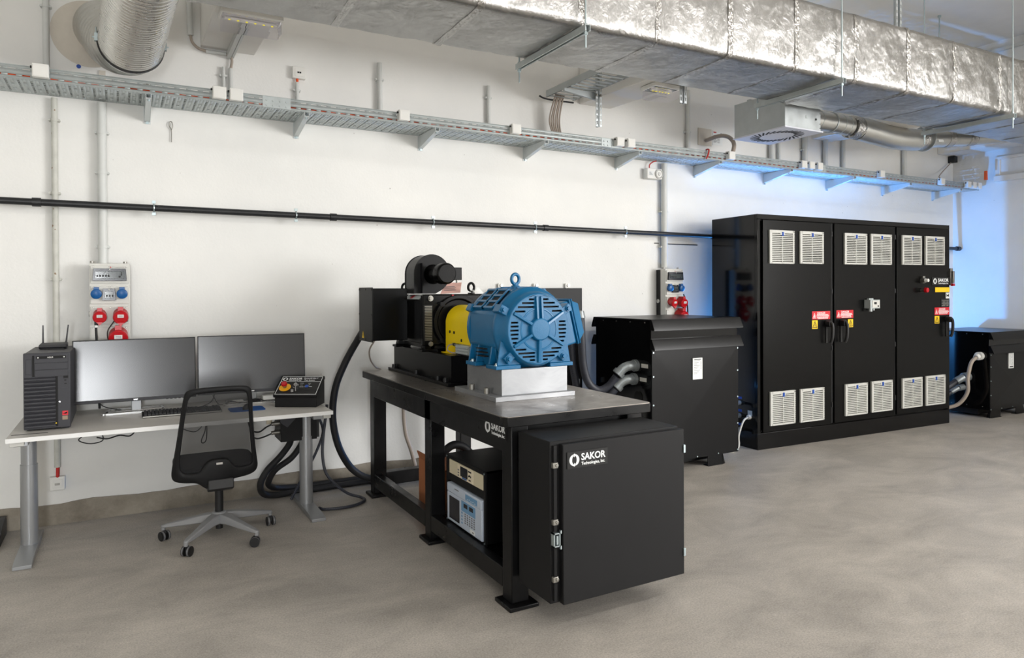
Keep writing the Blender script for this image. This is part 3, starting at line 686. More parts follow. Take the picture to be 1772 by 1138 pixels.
for x, lb in zip(brx, nth):
    t = thing('tray_bracket', 'galvanised arm bracket under the wall cable tray, '+lb, 'bracket', (x, WY1, 2.82), 0, 'arm brackets under the wall cable tray')
    m = M(); m.box(x-0.022, x+0.022, WY1-0.006, WY1, 2.82, 2.943); m.build('wall_flange', 'bracket', t)
    m = M(); m.prism([(WY1-0.006, 2.835), (WY1-0.006, 2.9445), (5.37, 2.9445), (5.37, 2.915)], 'x', x-0.018, x-0.015)
    m.prism([(WY1-0.006, 2.835), (WY1-0.006, 2.838), (5.37, 2.918), (5.37, 2.915)], 'x', x-0.015, x+0.016)
    m.prism([(WY1-0.006, 2.835), (WY1-0.006, 2.9445), (5.37, 2.9445), (5.37, 2.915)], 'x', x+0.015, x+0.018)
    m.build('arm', 'bracket', t)
    m = M(); m.bolt((x, 5.40, 2.912), (0, 0, -1), 0.008, 0.012); m.bolt((x, WY1-0.006, 2.83), (0, -1, 0), 0.008, 0.012); m.split_build('bolt', 'zinc', t, 2)
jb = [(-0.45, 'on the tray by the first conduit at the far left'), (0.603, 'left one of the pair on the tray by the twin conduits'), (0.715, 'right one of the pair on the tray by the twin conduits'),
      (1.977, 'alone on the tray, right of the double conduit'), (3.005, 'alone on the tray left of the hanging grey cables'), (4.137, 'left one of the pair on the tray under the beam'),
      (4.268, 'right one of the pair on the tray under the beam'), (5.60, 'on the tray beside the cable from the wall plate'), (6.73, 'first of three close together above the cabinet'), (6.86, 'middle of three close together above the cabinet'), (7.0, 'last of three close together above the cabinet'),
      (8.15, 'alone on the tray above the cabinet\'s middle door'), (9.43, 'alone on the tray above the cabinet\'s right end'), (10.05, 'left one of three at the end of the tray'), (10.18, 'middle one of three at the end of the tray'), (10.31, 'last one at the end of the tray by the orange marker')]
for x, lb in jb:
    t = thing('junction_box', 'white junction box '+lb, 'junction box', (x, TY0, 2.96), 0, 'white junction boxes on the cable tray')
    M().box(x-0.045, x+0.045, TY0-0.055, TY0-0.003, 2.962, 3.046).build('housing', 'white', t, bevel=0.003)
    m = M(); m.box(x-0.04, x+0.04, TY0-0.058, TY0-0.054, 2.967, 3.036); m.build('lid', 'white', t, bevel=0.0015)
    m = M(); m.cyl((x-0.045, TY0-0.03, 3.025), (x-0.056, TY0-0.03, 3.025), 0.008, seg=10); m.build('gland', 'plastic_black', t)
m = M(); m.prism([(10.185, 3.06), (10.225, 3.06), (10.215, 3.18), (10.193, 3.18)], 'y', 5.19, 5.22); single(m, 'marker_flag', 'orange', 'orange plastic marker standing at the end of the tray', 'marker')
cable('loose_cable', 'thin grey cable slanting from the end of the tray up to the corner', [(9.5, 5.4, 3.06), (9.72, 5.55, 3.12), (10.05, 5.68, 3.24), (10.32, 5.72, 3.39)], 0.007, 'cable_grey')
single(M().box(10.30, 10.37, 5.66, WY1, 3.38, 3.47), 'corner_camera', 'plastic_black', 'small black box high in the right corner where the thin cable ends', 'box', bevel=0.006)
cable('red_lead', 'short red cable hooked over the front rail of the tray, right of the sounder', [(5.30, 5.44, 2.99), (5.305, 5.41, 3.045), (5.30, 5.365, 3.04), (5.285, 5.36, 2.99), (5.265, 5.365, 2.945)], 0.008, 'red_cable')
cable('alarm_cable', 'red cable dropping from the tray to the alarm sounder', [(4.88, 5.69, 2.942), (4.84, 5.70, 2.93), (4.81, 5.715, 2.90), (4.81, 5.72, 2.86)], 0.006, 'red_cable')
for k in range(6):
    x = 3.555+0.018*k
    cable('hanging_cable', 'grey cable hanging in the bundle between grid tray and wall tray, %s from the left' % ('first', 'second', 'third', 'fourth', 'fifth', 'last')[k],
          [(x, 5.55, 3.44), (x-0.004+0.006*(k % 2), 5.60, 3.36), (x-0.02+0.004*k, 5.64, 3.2), (x+0.01, 5.62, 3.06), (x+0.01, 5.60, 2.97)], 0.008, 'cable_grey', group='hanging grey cable bundle')
# grid tray across the room
t = thing('grid_tray', 'short galvanised ladder tray under the duct, running out from the wall', 'cable tray', (3.65, 5.2, 3.42))
m = M(); gy0, gy1, gz = 4.68, 5.60, 3.405
for s_, x in ((0, 3.475), (1, 3.775)):
    m.box(x-0.002, x+0.002, gy0, gy1, gz, gz+0.06); m.box(x-0.012 if s_ else x, x if s_ else x+0.012, gy0, gy1, gz, gz+0.003)
m.build('side_rail', 'galv_light', t)
k = 0; y = gy0+0.03
while y < gy1-0.01:
    m = M(); m.box(3.477, 3.773, y, y+0.030, gz, gz+0.004); m.build('rung', 'galv_light', t); y += 0.082; k += 1
t = thing('ceiling_post', 'slotted galvanised post with a short arm carrying the ladder tray', 'post', (3.80, 5.2, 3.08))
m = M()
for xa in (3.752, 3.792):
    z = 3.08
    while z < 4.9: m.box(xa, xa+0.026, 5.196, 5.20, z, z+0.018); m.box(xa, xa+0.007, 5.196, 5.20, z+0.018, z+0.05); m.box(xa+0.019, xa+0.026, 5.196, 5.20, z+0.018, z+0.05); z += 0.05
m.box(3.776, 3.780, 5.20, 5.235, 3.08, 4.93); m.box(3.788, 3.792, 5.20, 5.235, 3.08, 4.93)
m.build('post', 'galv_light', t)
m = M(); m.prism([(3.44, 3.37), (3.44, 3.398), (3.80, 3.398), (3.80, 3.33)], 'y', 5.236, 5.262); m.build('arm', 'galv_light', t, bevel=0.002)
m = M(); m.bolt((3.755, 5.19, 3.36), (0, -1, 0), 0.009, 0.012); m.bolt((3.80, 5.19, 3.36), (0, -1, 0), 0.009, 0.012); m.split_build('bolt', 'nickel', t, 2)
cable('tie_strap', 'black strap hanging across the end of the ladder tray', [(3.40, 5.60, 3.408), (3.45, 5.60, 3.392), (3.55, 5.60, 3.387), (3.78, 5.60, 3.39)], 0.008)
t = thing('ceiling_post', 'short slotted galvanised post ending beside the clear emergency light under the duct', 'post', (4.44, 4.66, 3.33))
m = M()
for xa in (4.235, 4.285):
    z = 3.22
    while z < 3.40: m.box(xa, xa+0.028, 4.628, 4.632, z, z+0.02); m.box(xa, xa+0.008, 4.628, 4.632, z+0.02, z+0.05); m.box(xa+0.02, xa+0.028, 4.628, 4.632, z+0.02, z+0.05); z += 0.05
m.box(4.260, 4.263, 4.632, 4.66, 3.22, 3.40); m.box(4.285, 4.288, 4.632, 4.66, 3.22, 3.40); m.build('post', 'galv_light', t)
t = thing('ceiling_post', 'slotted galvanised channel hanging from the ceiling over the duct at upper right', 'post', (6.5, 4.1, 4.0))
m = M()
for xa in (6.47, 6.53):
    z = 4.02
    while z < 4.80: m.box(xa, xa+0.032, 4.098, 4.102, z, z+0.03); m.box(xa, xa+0.010, 4.098, 4.102, z+0.03, z+0.06); m.box(xa+0.022, xa+0.032, 4.098, 4.102, z+0.03, z+0.06); z += 0.06
m.box(6.498, 6.502, 4.102, 4.14, 4.02, 4.86); m.box(6.53, 6.534, 4.102, 4.14, 4.02, 4.86); m.build('post', 'galv_light', t)
# emergency lights
def elight(x0, x1, y0, y1, zt, label):
    t = thing('emergency_light', label, 'lamp', ((x0+x1)/2, (y0+y1)/2, zt-0.09))
    m = M(); m.box(x0, x1, y0, y1, zt-0.035, zt); m.build('base', 'white', t, bevel=0.006)
    m = M(); m.box(x0+0.012, x1-0.012, y0+0.012, y1-0.012, zt-0.115, zt-0.036); m.build('cover', 'acrylic', t, bevel=0.004)
    m = M(); m.box(x0+0.03, x1-0.03, (y0+y1)/2-0.012, (y0+y1)/2+0.012, zt-0.050, zt-0.036); m.build('led_board', 'white', t)
    m = M()
    for k in range(6): xx = x0+0.06+(x1-x0-0.12)*k/5; m.box(xx-0.006, xx+0.006, (y0+y1)/2-0.006, (y0+y1)/2+0.006, zt-0.054, zt-0.050)
    m.split_build('led', 'led', t)
elight(0.55, 0.935, 4.77, 4.93, 3.405, 'clear emergency light with yellow chips under the left beam, top left')
elight(4.04, 4.33, 4.72, 4.92, 3.402, 'clear emergency light half hidden by the duct, beside the ladder tray')
# ------------------------------------------------------------------ foil covered duct
DX = Matrix.Translation(Vector((2.8, 3.75, 0))) @ Matrix.Rotation(R(-1.05), 4, 'Z')
t = thing('ventilation_duct', 'big rectangular ventilation duct wrapped in silver foil, crossing the room under the ceiling', 'duct', (2.8, 3.75, 3.3), R(-1.05))
WM[t.name] = Matrix.Translation(Vector((2.8, 3.75, 3.3))) @ Matrix.Rotation(R(-1.05), 4, 'Z')
DW, DH = 0.76, 0.58
def ring(off=0.0):
    """cross-section (y,z), counted along the skin"""
    pts = []; r = 0.05
    def arc(cy, cz, a):
        for k in range(5): th = R(a+90*k/4); pts.append((cy+(r+off)*math.cos(th), cz+(r+off)*math.sin(th)))
    def seg(p, q, n):
        for k in range(1, n): pts.append((p[0]+(q[0]-p[0])*k/n, p[1]+(q[1]-p[1])*k/n))
    arc(r, r, 180); seg((r, -off), (DW-r, -off), 10)
    arc(DW-r, r, 270); seg((DW+off, r), (DW+off, DH-r), 7)
    arc(DW-r, DH-r, 0); seg((DW-r, DH+off), (r, DH+off), 8)
    arc(r, DH-r, 90); seg((-off, DH-r), (-off, r), 8)
    return pts
def skin(xa, xb, step, off, amp, name, mt, sag=0.0, seed=0):
    rg = ring(off); n = len(rg); k = max(2, int((xb-xa)/step)); m = M(); vs = []; fs = []
    rnd = random.Random(seed)
    ph = [rnd.uniform(0, 6.28) for _ in range(8)]
    for i in range(k+1):
        x = xa+(xb-xa)*i/k; u = i/k
        for j, (y, z) in enumerate(rg):
            d = amp*(math.sin(x*31+z*17+ph[0])*0.4+math.sin(y*23-x*19+ph[1])*0.4+math.sin(z*41+x*9+ph[2])*0.3+rnd.uniform(-0.35, 0.35))
            bulge = sag*math.sin(PI*u)
            cy, cz = DW/2, DH/2
            vy, vz = (y-cy), (z-cz)
            ey = 1 if abs(vy) > DW/2-0.03 else 0; ez = 1 if abs(vz) > DH/2-0.03 else 0
            sy = 1 if vy > 0 else -1; sz = 1 if vz > 0 else -1
            vs.append((x, y+ey*sy*(d+bulge*(1-abs(vz)/(DH/2))), z+ez*sz*(d+bulge*(1-abs(vy)/(DW/2)))))
    for i in range(k):
        for j in range(n):
            j2 = (j+1) % n; fs.append((i*n+j, i*n+j2, (i+1)*n+j2, (i+1)*n+j))
    fs.append(tuple(range(n))[::-1]); fs.append(tuple(range(k*n, (k+1)*n)))
    m.add(vs, fs)
    return m.build(name, mt, t, world=False, angle=60)
seams = [-3.0, -2.44, -1.62, -0.91, -0.20, 0.43, 1.10, 1.80, 2.51, 3.20, 3.89, 4.63, 5.35, 6.05, 6.8, 7.56]
for i in range(0, len(seams)-1):
    skin(seams[i], seams[i+1], 0.05, 0.0, 0.0035, 'foil_section', 'foil', 0.012, seed=i)
for i in range(1, len(seams)-1):
    skin(seams[i]-0.024, seams[i]+0.024, 0.008, 0.004, 0.006, 'seam_tape', 'foil_tape', 0.0, seed=50+i)
def dw(x, y, z): p = WM[t.name] @ Vector((x, y, z-3.3)); return p
for x, lb in ((2.60, 'leftmost of three'), (5.07, 'above the swirl diffuser'), (7.57, 'rightmost of three')):
    y0 = 3.75-math.tan(R(1.05))*(x-2.8)
    h = thing('duct_hanger', 'galvanised channel and threaded rods carrying the foil duct, '+lb, 'duct hanger', (x, y0+0.38, 3.24), 0, 'duct hangers')
    m = M(); ya, yb = y0-0.07, y0+0.84
    m.box(x-0.02, x+0.02, ya, yb, 3.287, 3.290); m.box(x-0.02, x-0.017, ya, yb, 3.250, 3.287); m.box(x+0.017, x+0.02, ya, yb, 3.250, 3.287); m.box(x-0.017, x-0.010, ya, yb, 3.250, 3.253); m.box(x+0.010, x+0.017, ya, yb, 3.250, 3.253)
    m.build('channel', 'galv', h)
    for yy in (y0-0.045, y0+0.815):
        M().cyl((x, yy, 3.15), (x, yy, 4.93), 0.006, seg=10).build('threaded_rod', 'zinc', h)
        m = M(); m.cyl((x, yy, 3.232), (x, yy, 3.248), 0.014, seg=6); m.cyl((x, yy, 3.291), (x, yy, 3.303), 0.013, seg=6); m.split_build('nut', 'zinc', h)
M_ = M(); M_.cyl((8.80, 5.02, 3.98), (8.80, 5.02, 4.95), 0.007, seg=10); M_.cyl((8.80, 5.02, 4.93), (8.80, 5.02, 4.95), 0.02, seg=10)
single(M_, 'threaded_rod', 'zinc', 'threaded rod dropping from the ceiling behind the duct at upper right', 'rod')
m = M(); m.box(10.38, 10.42, 0.5, 5.7, 4.80, 4.84); m.box(10.36, 10.40, 4.7, 4.72, 4.83, 4.95); single(m, 'ceiling_conduit', 'pvc', 'grey trunking under the ceiling along the right wall', 'conduit')
# ------------------------------------------------------------------ round duct at upper left
t = thing('round_duct', 'corrugated silver round duct with smooth elbow coming out of the wall, upper left', 'duct', (0.05, 5.2, 3.03))
def ridged(pts, r, amp, pitch, name, mt, seg=40, fine=4):
    P = [Vector(p) for p in cat(pts, 40)]; out = [P[0]]; acc = 0.0; step = pitch/fine
    for a, b in zip(P, P[1:]):
        d = (b-a).length
        if d < 1e-9: continue
        while acc+d >= step:
            u = (step-acc)/d; a = a+(b-a)*u; out.append(a); d = (b-a).length; acc = 0.0
        acc += d
    rad = [r+amp*(1, 0.2, -1, 0.2)[i % 4] if fine == 4 else r for i in range(len(out))]
    return M().tube(out, r, seg, rad=rad).build(name, mt, t, angle=180)
el = [(-0.11, 5.755, 3.465), (-0.085, 5.62, 3.40), (-0.02, 5.42, 3.265), (0.045, 5.25, 3.215), (0.060, 5.17, 3.215)]
ridged(el, 0.186, 0.0016, 0.045, 'elbow', 'spiral')
ridged([(0.058, 5.19, 3.215), (0.070, 4.98, 3.25), (0.095, 4.6, 3.30), (0.12, 4.3, 3.36), (0.15, 4.12, 3.48), (0.22, 4.10, 3.565), (0.335, 4.12, 3.59)], 0.185, 0.006, 0.030, 'flexible_hose', 'corrugated')
m = M(); m.torus((0.056, 5.205, 3.213), (0.03, -1, 0.10), 0.190, 0.007, 48, 8); m.build('gasket', 'rubber', t)
m = M(); m.torus((0.056, 5.22, 3.212), (0.03, -1, 0.10), 0.190, 0.005, 48, 8); m.build('clamp_ring', 'chrome', t)
for sx in (-0.197, 0.197):
    m = M(); m.box(0.056+sx-0.01, 0.056+sx+0.01, 5.19, 5.22, 3.20, 3.25); m.cyl((0.056+sx-0.022, 5.205, 3.225), (0.056+sx+0.022, 5.205, 3.225), 0.005, seg=8); m.cyl((0.056+sx, 5.205, 3.24), (0.056+sx, 5.205, 3.29), 0.004, seg=8); m.build('clamp_screw', 'zinc', t)
m = M(); m.box(-0.14, -0.10, WY1-0.012, WY1, 3.075, 3.165); single(m, 'rusty_strap', 'patch', 'small stained fixing strap under the round duct just above the tray', 'strap')
m = M(); m.box(0.155, 0.172, WY1-0.02, WY1, 2.99, 3.12); single(m, 'strap_fixing', 'nickel', 'thin strap hanging behind the tray right under the round duct', 'strap')
# ------------------------------------------------------------------ swirl diffuser box and its pipe
bx0, bx1, by0, by1, bz0, bz1 = 5.45, 5.955, 4.535, 5.16, 3.132, 3.47
t = thing('swirl_diffuser', 'galvanised air box with a white swirl diffuser plate underneath, behind the duct', 'air diffuser', (5.7, 4.85, 3.12))
m = M(); m.box(bx0, bx1, by0, by1, bz0, bz1); m.build('plenum_box', 'galv_light', t, bevel=0.003)
m = M(); m.box(5.74, 5.765, by0-0.003, by0, 3.235, 3.265); m.use(1); m.cyl((5.885, by0-0.004, 3.24), (5.885, by0, 3.24), 0.011, seg=14)
for zz in (3.16, 3.2, 3.30, 3.36): m.use(1); m.cyl((bx1-0.012, by0-0.003, zz), (bx1-0.012, by0, zz), 0.004, seg=8)
m.build('rivet', ['galv', 'dark'], t)
m = M(); m.box(bx0-0.012, bx1+0.022, by0-0.012, by1+0.012, bz0-0.012, bz0)
m.use(1); cx, cy = 5.705, 4.848
for k in range(28):
    a = 2*PI*k/28; ca, sa = math.cos(a+0.75), math.sin(a+0.75)
    c = Vector((cx+0.19*math.cos(a), cy+0.215*math.sin(a), 0)); u = Vector((ca, sa, 0))*0.058; v = Vector((-sa, ca, 0))*0.0085
    pts = [c-u-v, c+u-v, c+u+v, c-u+v]
    m.prism([(p.x, p.y) for p in pts], 'z', bz0-0.0135, bz0-0.011)
m.build('swirl_plate', ['plate_white', 'dark'], t)
for yy in (4.70, 5.02):
    m = M(); m.prism([(yy-0.02, 3.47), (yy+0.02, 3.47), (yy+0.02, 3.50), (yy-0.02, 3.50)], 'x', bx0+0.05, bx1-0.05); m.build('hanging_rail', 'galv', t)
t = thing('spiral_pipe', 'round silver spiral pipe with a bulging corrugated middle, joined to the diffuser box', 'pipe', (7.4, 4.85, 3.2))
pc = [(5.96, 4.85, 3.345), (6.55, 4.85, 3.348), (7.0, 4.85, 3.335), (7.35, 4.85, 3.312), (7.65, 4.85, 3.296), (8.03, 4.85, 3.312), (8.26, 4.85, 3.352), (8.60, 4.85, 3.392), (8.95, 4.82, 3.43), (9.35, 4.72, 3.48), (9.9, 4.50, 3.55)]
def seg_pipe(a, b, r, name, mt, ridge=None):
    pts = [p for p in pc if a-0.01 <= p[0] <= b+0.01]
    def at(x):
        for p, q_ in zip(pc, pc[1:]):
            if p[0] <= x <= q_[0]: u = (x-p[0])/(q_[0]-p[0]); return tuple(p[i]+(q_[i]-p[i])*u for i in range(3))
    inner = [p for p in pc if a+0.02 < p[0] < b-0.02]
    pts = [at(a)]+inner+[at(b)]
    if ridge: return ridged(pts, r, ridge[0], ridge[1], name, mt, 32)
    m = M(); m.tube(cat(pts, 6), r, 32)
    return m.build(name, mt, t, angle=40)
seg_pipe(5.96, 6.82, 0.100, 'spiral_pipe', 'spiral')
for x in (6.12, 6.30, 6.66, 6.76):
    m = M(); m.torus((x, 4.85, 3.348-0.02*max(0, x-6.55)), (1, 0, -0.03), 0.1005, 0.003, 32, 6); m.build('seam_ring', 'galv', t)
m = M(); m.torus((6.52, 4.85, 3.348), (1, 0, 0), 0.103, 0.008, 32, 8); m.bolt((6.52, 4.75, 3.36), (0, -1, 0), 0.006, 0.015); m.build('pipe_coupling', 'galv_light', t)
seg_pipe(6.84, 7.0, 0.121, 'foil_collar', 'foil_tape')
seg_pipe(6.97, 8.03, 0.124, 'corrugated_section', 'spiral', (0.0006, 0.014))
seg_pipe(8.02, 8.14, 0.122, 'foil_collar', 'foil_tape')
m = M(); m.lathe((8.20, 4.85, 3.345), (1, 0, 0.1), [(0.11, -0.02), (0.145, -0.02), (0.145, 0.0), (0.11, 0.0)], 32); m.build('damper_flange', 'galv_light', t)
seg_pipe(8.15, 8.62, 0.108, 'damper_body', 'spiral')
m = M(); m.plate((8.30, 4.742, 3.30), (1, 0, 0.06), (0, 0.25, 1), [(0, 0), (0.10, 0), (0.10, 0.07), (0, 0.07)], 0.003); m.build('rating_label', 'paper', t)
seg_pipe(8.56, 8.68, 0.113, 'foil_collar', 'foil_tape'); seg_pipe(8.66, 9.0, 0.106, 'elbow', 'spiral'); seg_pipe(8.97, 9.08, 0.109, 'foil_collar', 'foil_tape'); seg_pipe(9.05, 9.9, 0.103, 'spiral_pipe', 'spiral')
# ------------------------------------------------------------------ steel test bench
B = 0.97
t = thing('test_bench', 'heavy black steel test bench with a bare ground steel top', 'bench', (2.11, 4.2, 0))
m = M(); m.prism([(1.645, 5.42), (1.645, 3.09), (1.66, 3.05), (2.565, 3.05), (2.58, 3.065), (2.58, 5.42)], 'z', B-0.052, B-0.004); m.build('table_edge', 'steel_paint', t, bevel=0.003)
m = M(); m.prism([(1.648, 5.417), (1.648, 3.09), (1.663, 3.053), (2.562, 3.053), (2.577, 3.068), (2.577, 5.417)], 'z', B-0.004, B)
m.use(1); random.seed(5)
for k in range(9): m.cyl((1.782-0.003*k+0.02*(k % 2), 4.17-0.05*k, B), (1.782-0.003*k+0.02*(k % 2), 4.17-0.05*k, B+0.0008), 0.006, seg=10)
m.build('tabletop', ['tabletop', 'chrome'], t, bevel=0.001)
lx0, lx1, rx0, rx1 = 1.695, 1.795, 2.43, 2.53
for y in (3.08, 4.14, 5.285):
    for xa, xb in ((lx0, lx1), (rx0, rx1)):
        M().box(xa, xb, y, y+0.10, 0.022, B-0.052).build('leg', 'steel_paint', t, bevel=0.006)
        m = M(); m.box(xa-0.033, xb+0.035, y-0.043, y+0.125, 0.0, 0.022); m.build('foot_plate', 'steel_paint', t, bevel=0.005)
def bar(name, *b): return M().box(*b).build(name, 'steel_paint', t, bevel=0.005)
bar('apron', lx0, lx0+0.05, 3.17, 5.30, 0.775, B-0.052); bar('apron', rx1-0.05, rx1, 3.17, 5.30, 0.775, B-0.052)
bar('apron', lx1-0.02, rx0+0.02, 5.30, 5.36, 0.80, B-0.052); bar('apron', lx1-0.02, rx0+0.02, 3.12, 3.17, 0.80, B-0.052)
for y0, y1 in ((3.18, 4.14), (4.24, 5.285)):
    bar('lower_rail', lx0, lx0+0.062, y0, y1, 0.075, 0.175); bar('lower_rail', rx0, rx1, y0, y1, 0.075, 0.175)
bar('cross_rail', lx1, rx0, 5.29, 5.38, 0.075, 0.175); bar('cross_rail', lx1, rx0, 4.15, 4.23, 0.075, 0.165); bar('cross_rail', lx1, rx0, 3.09, 3.17, 0.075, 0.165)
M().box(lx1-0.02, rx0+0.02, 3.18, 4.16, 0.150, 0.162).build('shelf', 'black_side', t)
m = M(); m.box(lx0-0.003, lx0, 3.125, 3.372, 0.832, 0.925); m.build('sign_plate', 'ink_black', t)
m = M(); logo(m, (lx0-0.0032, 3.368, 0.836), (0, -1, 0), (0, 0, 1), 0.235, 0.080, what='mark'); m.build('sign_emblem', 'letter', t); m = M(); logo(m, (lx0-0.0032, 3.368, 0.836), (0, -1, 0), (0, 0, 1), 0.235, 0.080, what='text'); m.build('sign_lettering', 'letter', t)
# control enclosure hung on the front of the bench
t = thing('control_enclosure', 'black steel control box with a lettered sign hanging on the front of the bench', 'enclosure', (2.11, 2.89, 0.14))
m = M(); m.box(1.718, 2.495, 2.752, 3.048, 0.145, 0.898); m.build('shell', 'black_texture', t, bevel=0.004)
m = M(); m.prism([(1.732, 0.16), (1.732, 0.88), (1.748, 0.88), (1.748, 0.16)], 'y', 2.738, 2.752); m.build('side_channel', 'black_texture', t)
m = M(); m.prism(rrect(1.768, 2.508, 0.142, 0.886, 0.006), 'y', 2.718, 2.752); m.build('door', 'black_texture', t, bevel=0.004)
m = M(); m.box(1.79, 2.021, 2.7145, 2.7185, 0.770, 0.848); m.build('sign_plate', 'ink_black', t)
m = M(); logo(m, (1.797, 2.7143, 0.773), (1, 0, 0), (0, 0, 1), 0.215, 0.072, what='mark'); m.build('sign_emblem', 'letter', t); m = M(); logo(m, (1.797, 2.7143, 0.773), (1, 0, 0), (0, 0, 1), 0.215, 0.072, what='text'); m.build('sign_lettering', 'letter', t)
for z in (0.79, 0.527, 0.262):
    m = M(); m.box(1.724, 1.752, 2.732, 2.751, z-0.013, z+0.013); m.cyl((1.745, 2.728, z), (1.745, 2.738, z), 0.008, seg=12); m.build('door_clamp', 'nickel', t, bevel=0.002)
m = M()
for a, b in ((0.415, 0.480),):
    m.box(1.722, 1.728, 2.725, 2.750, a, b); m.box(1.752, 1.758, 2.725, 2.750, a, b); m.box(1.722, 1.758, 2.725, 2.750, a, a+0.006); m.box(1.722, 1.758, 2.725, 2.750, b-0.006, b); m.box(1.735, 1.745, 2.722, 2.748, a+0.012, b-0.012)
    m.box(1.756, 1.764, 2.722, 2.735, a-0.012, a+0.004); m.box(1.756, 1.764, 2.722, 2.735, b-0.004, b+0.01)
m.build('hasp', 'zinc', t)
for z in (0.785, 0.255): M().box(2.500, 2.513, 2.712, 2.740, z-0.020, z+0.020).build('hinge', 'zinc', t, bevel=0.001)
m = M(); m.box(2.53, 2.58, 3.30, 3.34, 0.86, 0.90); single(m, 'steel_bracket', 'galv', 'small bright bracket under the right edge of the bench top', 'bracket')
# ------------------------------------------------------------------ instrument rack on the lower shelf
t = thing('instrument_case', 'open fronted black rack case on the bench shelf', 'rack case', (2.0, 3.77, 0.162))
x0, x1, y0, y1, z0, z1 = 1.762, 2.30, 3.505, 4.045, 0.163, 0.582
m = M(); m.box(x0+0.012, x1, y0, y0+0.012, z0, z1); m.box(x0+0.012, x1, y1-0.012, y1, z0, z1); m.box(x0+0.012, x1, y0, y1, z0, z0+0.01); m.box(x0+0.012, x1, y0, y1, z1-0.01, z1); m.box(x1-0.01, x1, y0, y1, z0, z1); m.build('case', 'black_satin', t)
m = M(); m.box(x0, x0+0.012, y0, y0+0.022, z0, z1); m.box(x0, x0+0.012, y1-0.030, y1, z0, z1); m.box(x0, x0+0.012, y0+0.022, y1-0.03, z1-0.022, z1); m.box(x0, x0+0.012, y0+0.022, y1-0.03, z0, z0+0.01); m.build('rack_frame', 'black_paint', t, bevel=0.001)
m = M()
for yy in (y0+0.010, y1-0.012):
    for zz in (z0+0.014, z1-0.012): m.cyl((x0-0.004, yy, zz), (x0, yy, zz), 0.0055, seg=10)
m.split_build('screw', 'zinc', t)
m = M(); m.box(x0+0.002, x0+0.012, y0+0.022, y1-0.03, 0.425, 0.474); m.build('blank_panel', 'black_paint', t)
t = thing('power_meter', 'beige rack panel meter with a small screen, top of the case on the bench shelf', 'meter', (1.80, 3.76, 0.474))
m = M(); m.box(x0-0.002, x0+0.010, y0+0.024, y1-0.052, 0.4745, 0.5585); m.build('panel', 'beige', t, bevel=0.001)
m = M(); m.box(x0-0.006, x0-0.002, 3.65, 3.865, 0.478, 0.556); m.build('faceplate', 'beige_light', t, bevel=0.002)
m = M(); m.box(x0-0.008, x0-0.006, 3.722, 3.82, 0.492, 0.550); m.build('screen', 'lcd', t)
m = M(); m.box(x0-0.0085, x0-0.006, 3.735, 3.795, 0.482, 0.490); m.use(1)
for a in range(3): m.box(x0-0.0085, x0-0.006, 3.678+0.013*(a-1)+0.01, 3.686+0.013*(a-1)+0.01, 0.510+0.004*(a % 2), 0.520+0.004*(a % 2))
m.box(x0-0.0085, x0-0.006, 3.672, 3.712, 0.538, 0.546); m.box(x0-0.0085, x0-0.006, 3.678, 3.705, 0.490, 0.496); m.use(2)
for a in range(3): m.box(x0-0.0078, x0-0.006, 3.84, 3.858, 0.486+0.016*a, 0.494+0.016*a)
m.split_build('key', ['blue_plug', 'ink_black', 'ink'], t)
t = thing('power_analyzer', 'pale blue bench analyzer with a dark screen standing in the rack case', 'analyzer', (1.80, 3.77, 0.173))
m = M(); m.box(1.752, 2.15, 3.530, 4.012, 0.184, 0.362); m.build('body', 'analyzer', t, bevel=0.006)
m = M(); m.box(1.748, 2.10, 3.531, 4.005, 0.362, 0.416); m.build('top_housing', 'analyzer', t, bevel=0.006)
m = M(); m.box(1.7465, 1.749, 3.58, 3.735, 0.372, 0.405); m.box(1.7505, 1.7535, 3.612, 3.80, 0.292, 0.352); m.use(1)
for a in range(5): m.box(1.746, 1.7475, 3.60+0.025*a, 3.612+0.025*a, 0.378+0.004*(a % 2), 0.381+0.004*(a % 2))
m.split_build('control_panel', ['analyzer_blue', 'paper'], t)
m = M(); m.box(1.7495, 1.753, 3.828, 3.975, 0.203, 0.340); m.build('screen', 'lcd', t, bevel=0.002)
m = M(); m.box(1.7495, 1.7515, 3.64, 3.69, 0.318, 0.342); m.box(1.7495, 1.7515, 3.715, 3.765, 0.318, 0.342); m.split_build('readout', 'lcd', t)
m = M()
for a in range(5):
    for b in range(5): m.box(1.750, 1.753, 3.62+0.030*a, 3.634+0.030*a, 0.226+0.013*b, 0.233+0.013*b)
m.use(1)
for a in range(4): m.box(1.750, 1.753, 3.785, 3.80, 0.215+0.02*a, 0.225+0.02*a)
m.use(2); m.box(1.750, 1.7525, 3.62, 3.68, 0.192, 0.215); m.use(0); m.box(1.7495, 1.753, 3.63, 3.65, 0.200, 0.207)
m.use(0); m.box(1.7465, 1.7485, 3.83, 3.89, 0.395, 0.400)
m.split_build('key', ['ink', 'analyzer_blue', 'paper'], t)
m = M()
for yy in (3.55, 3.99): m.box(1.78, 1.80, yy-0.015, yy+0.015, 0.1735, 0.184)
m.split_build('foot', 'plastic_black', t)
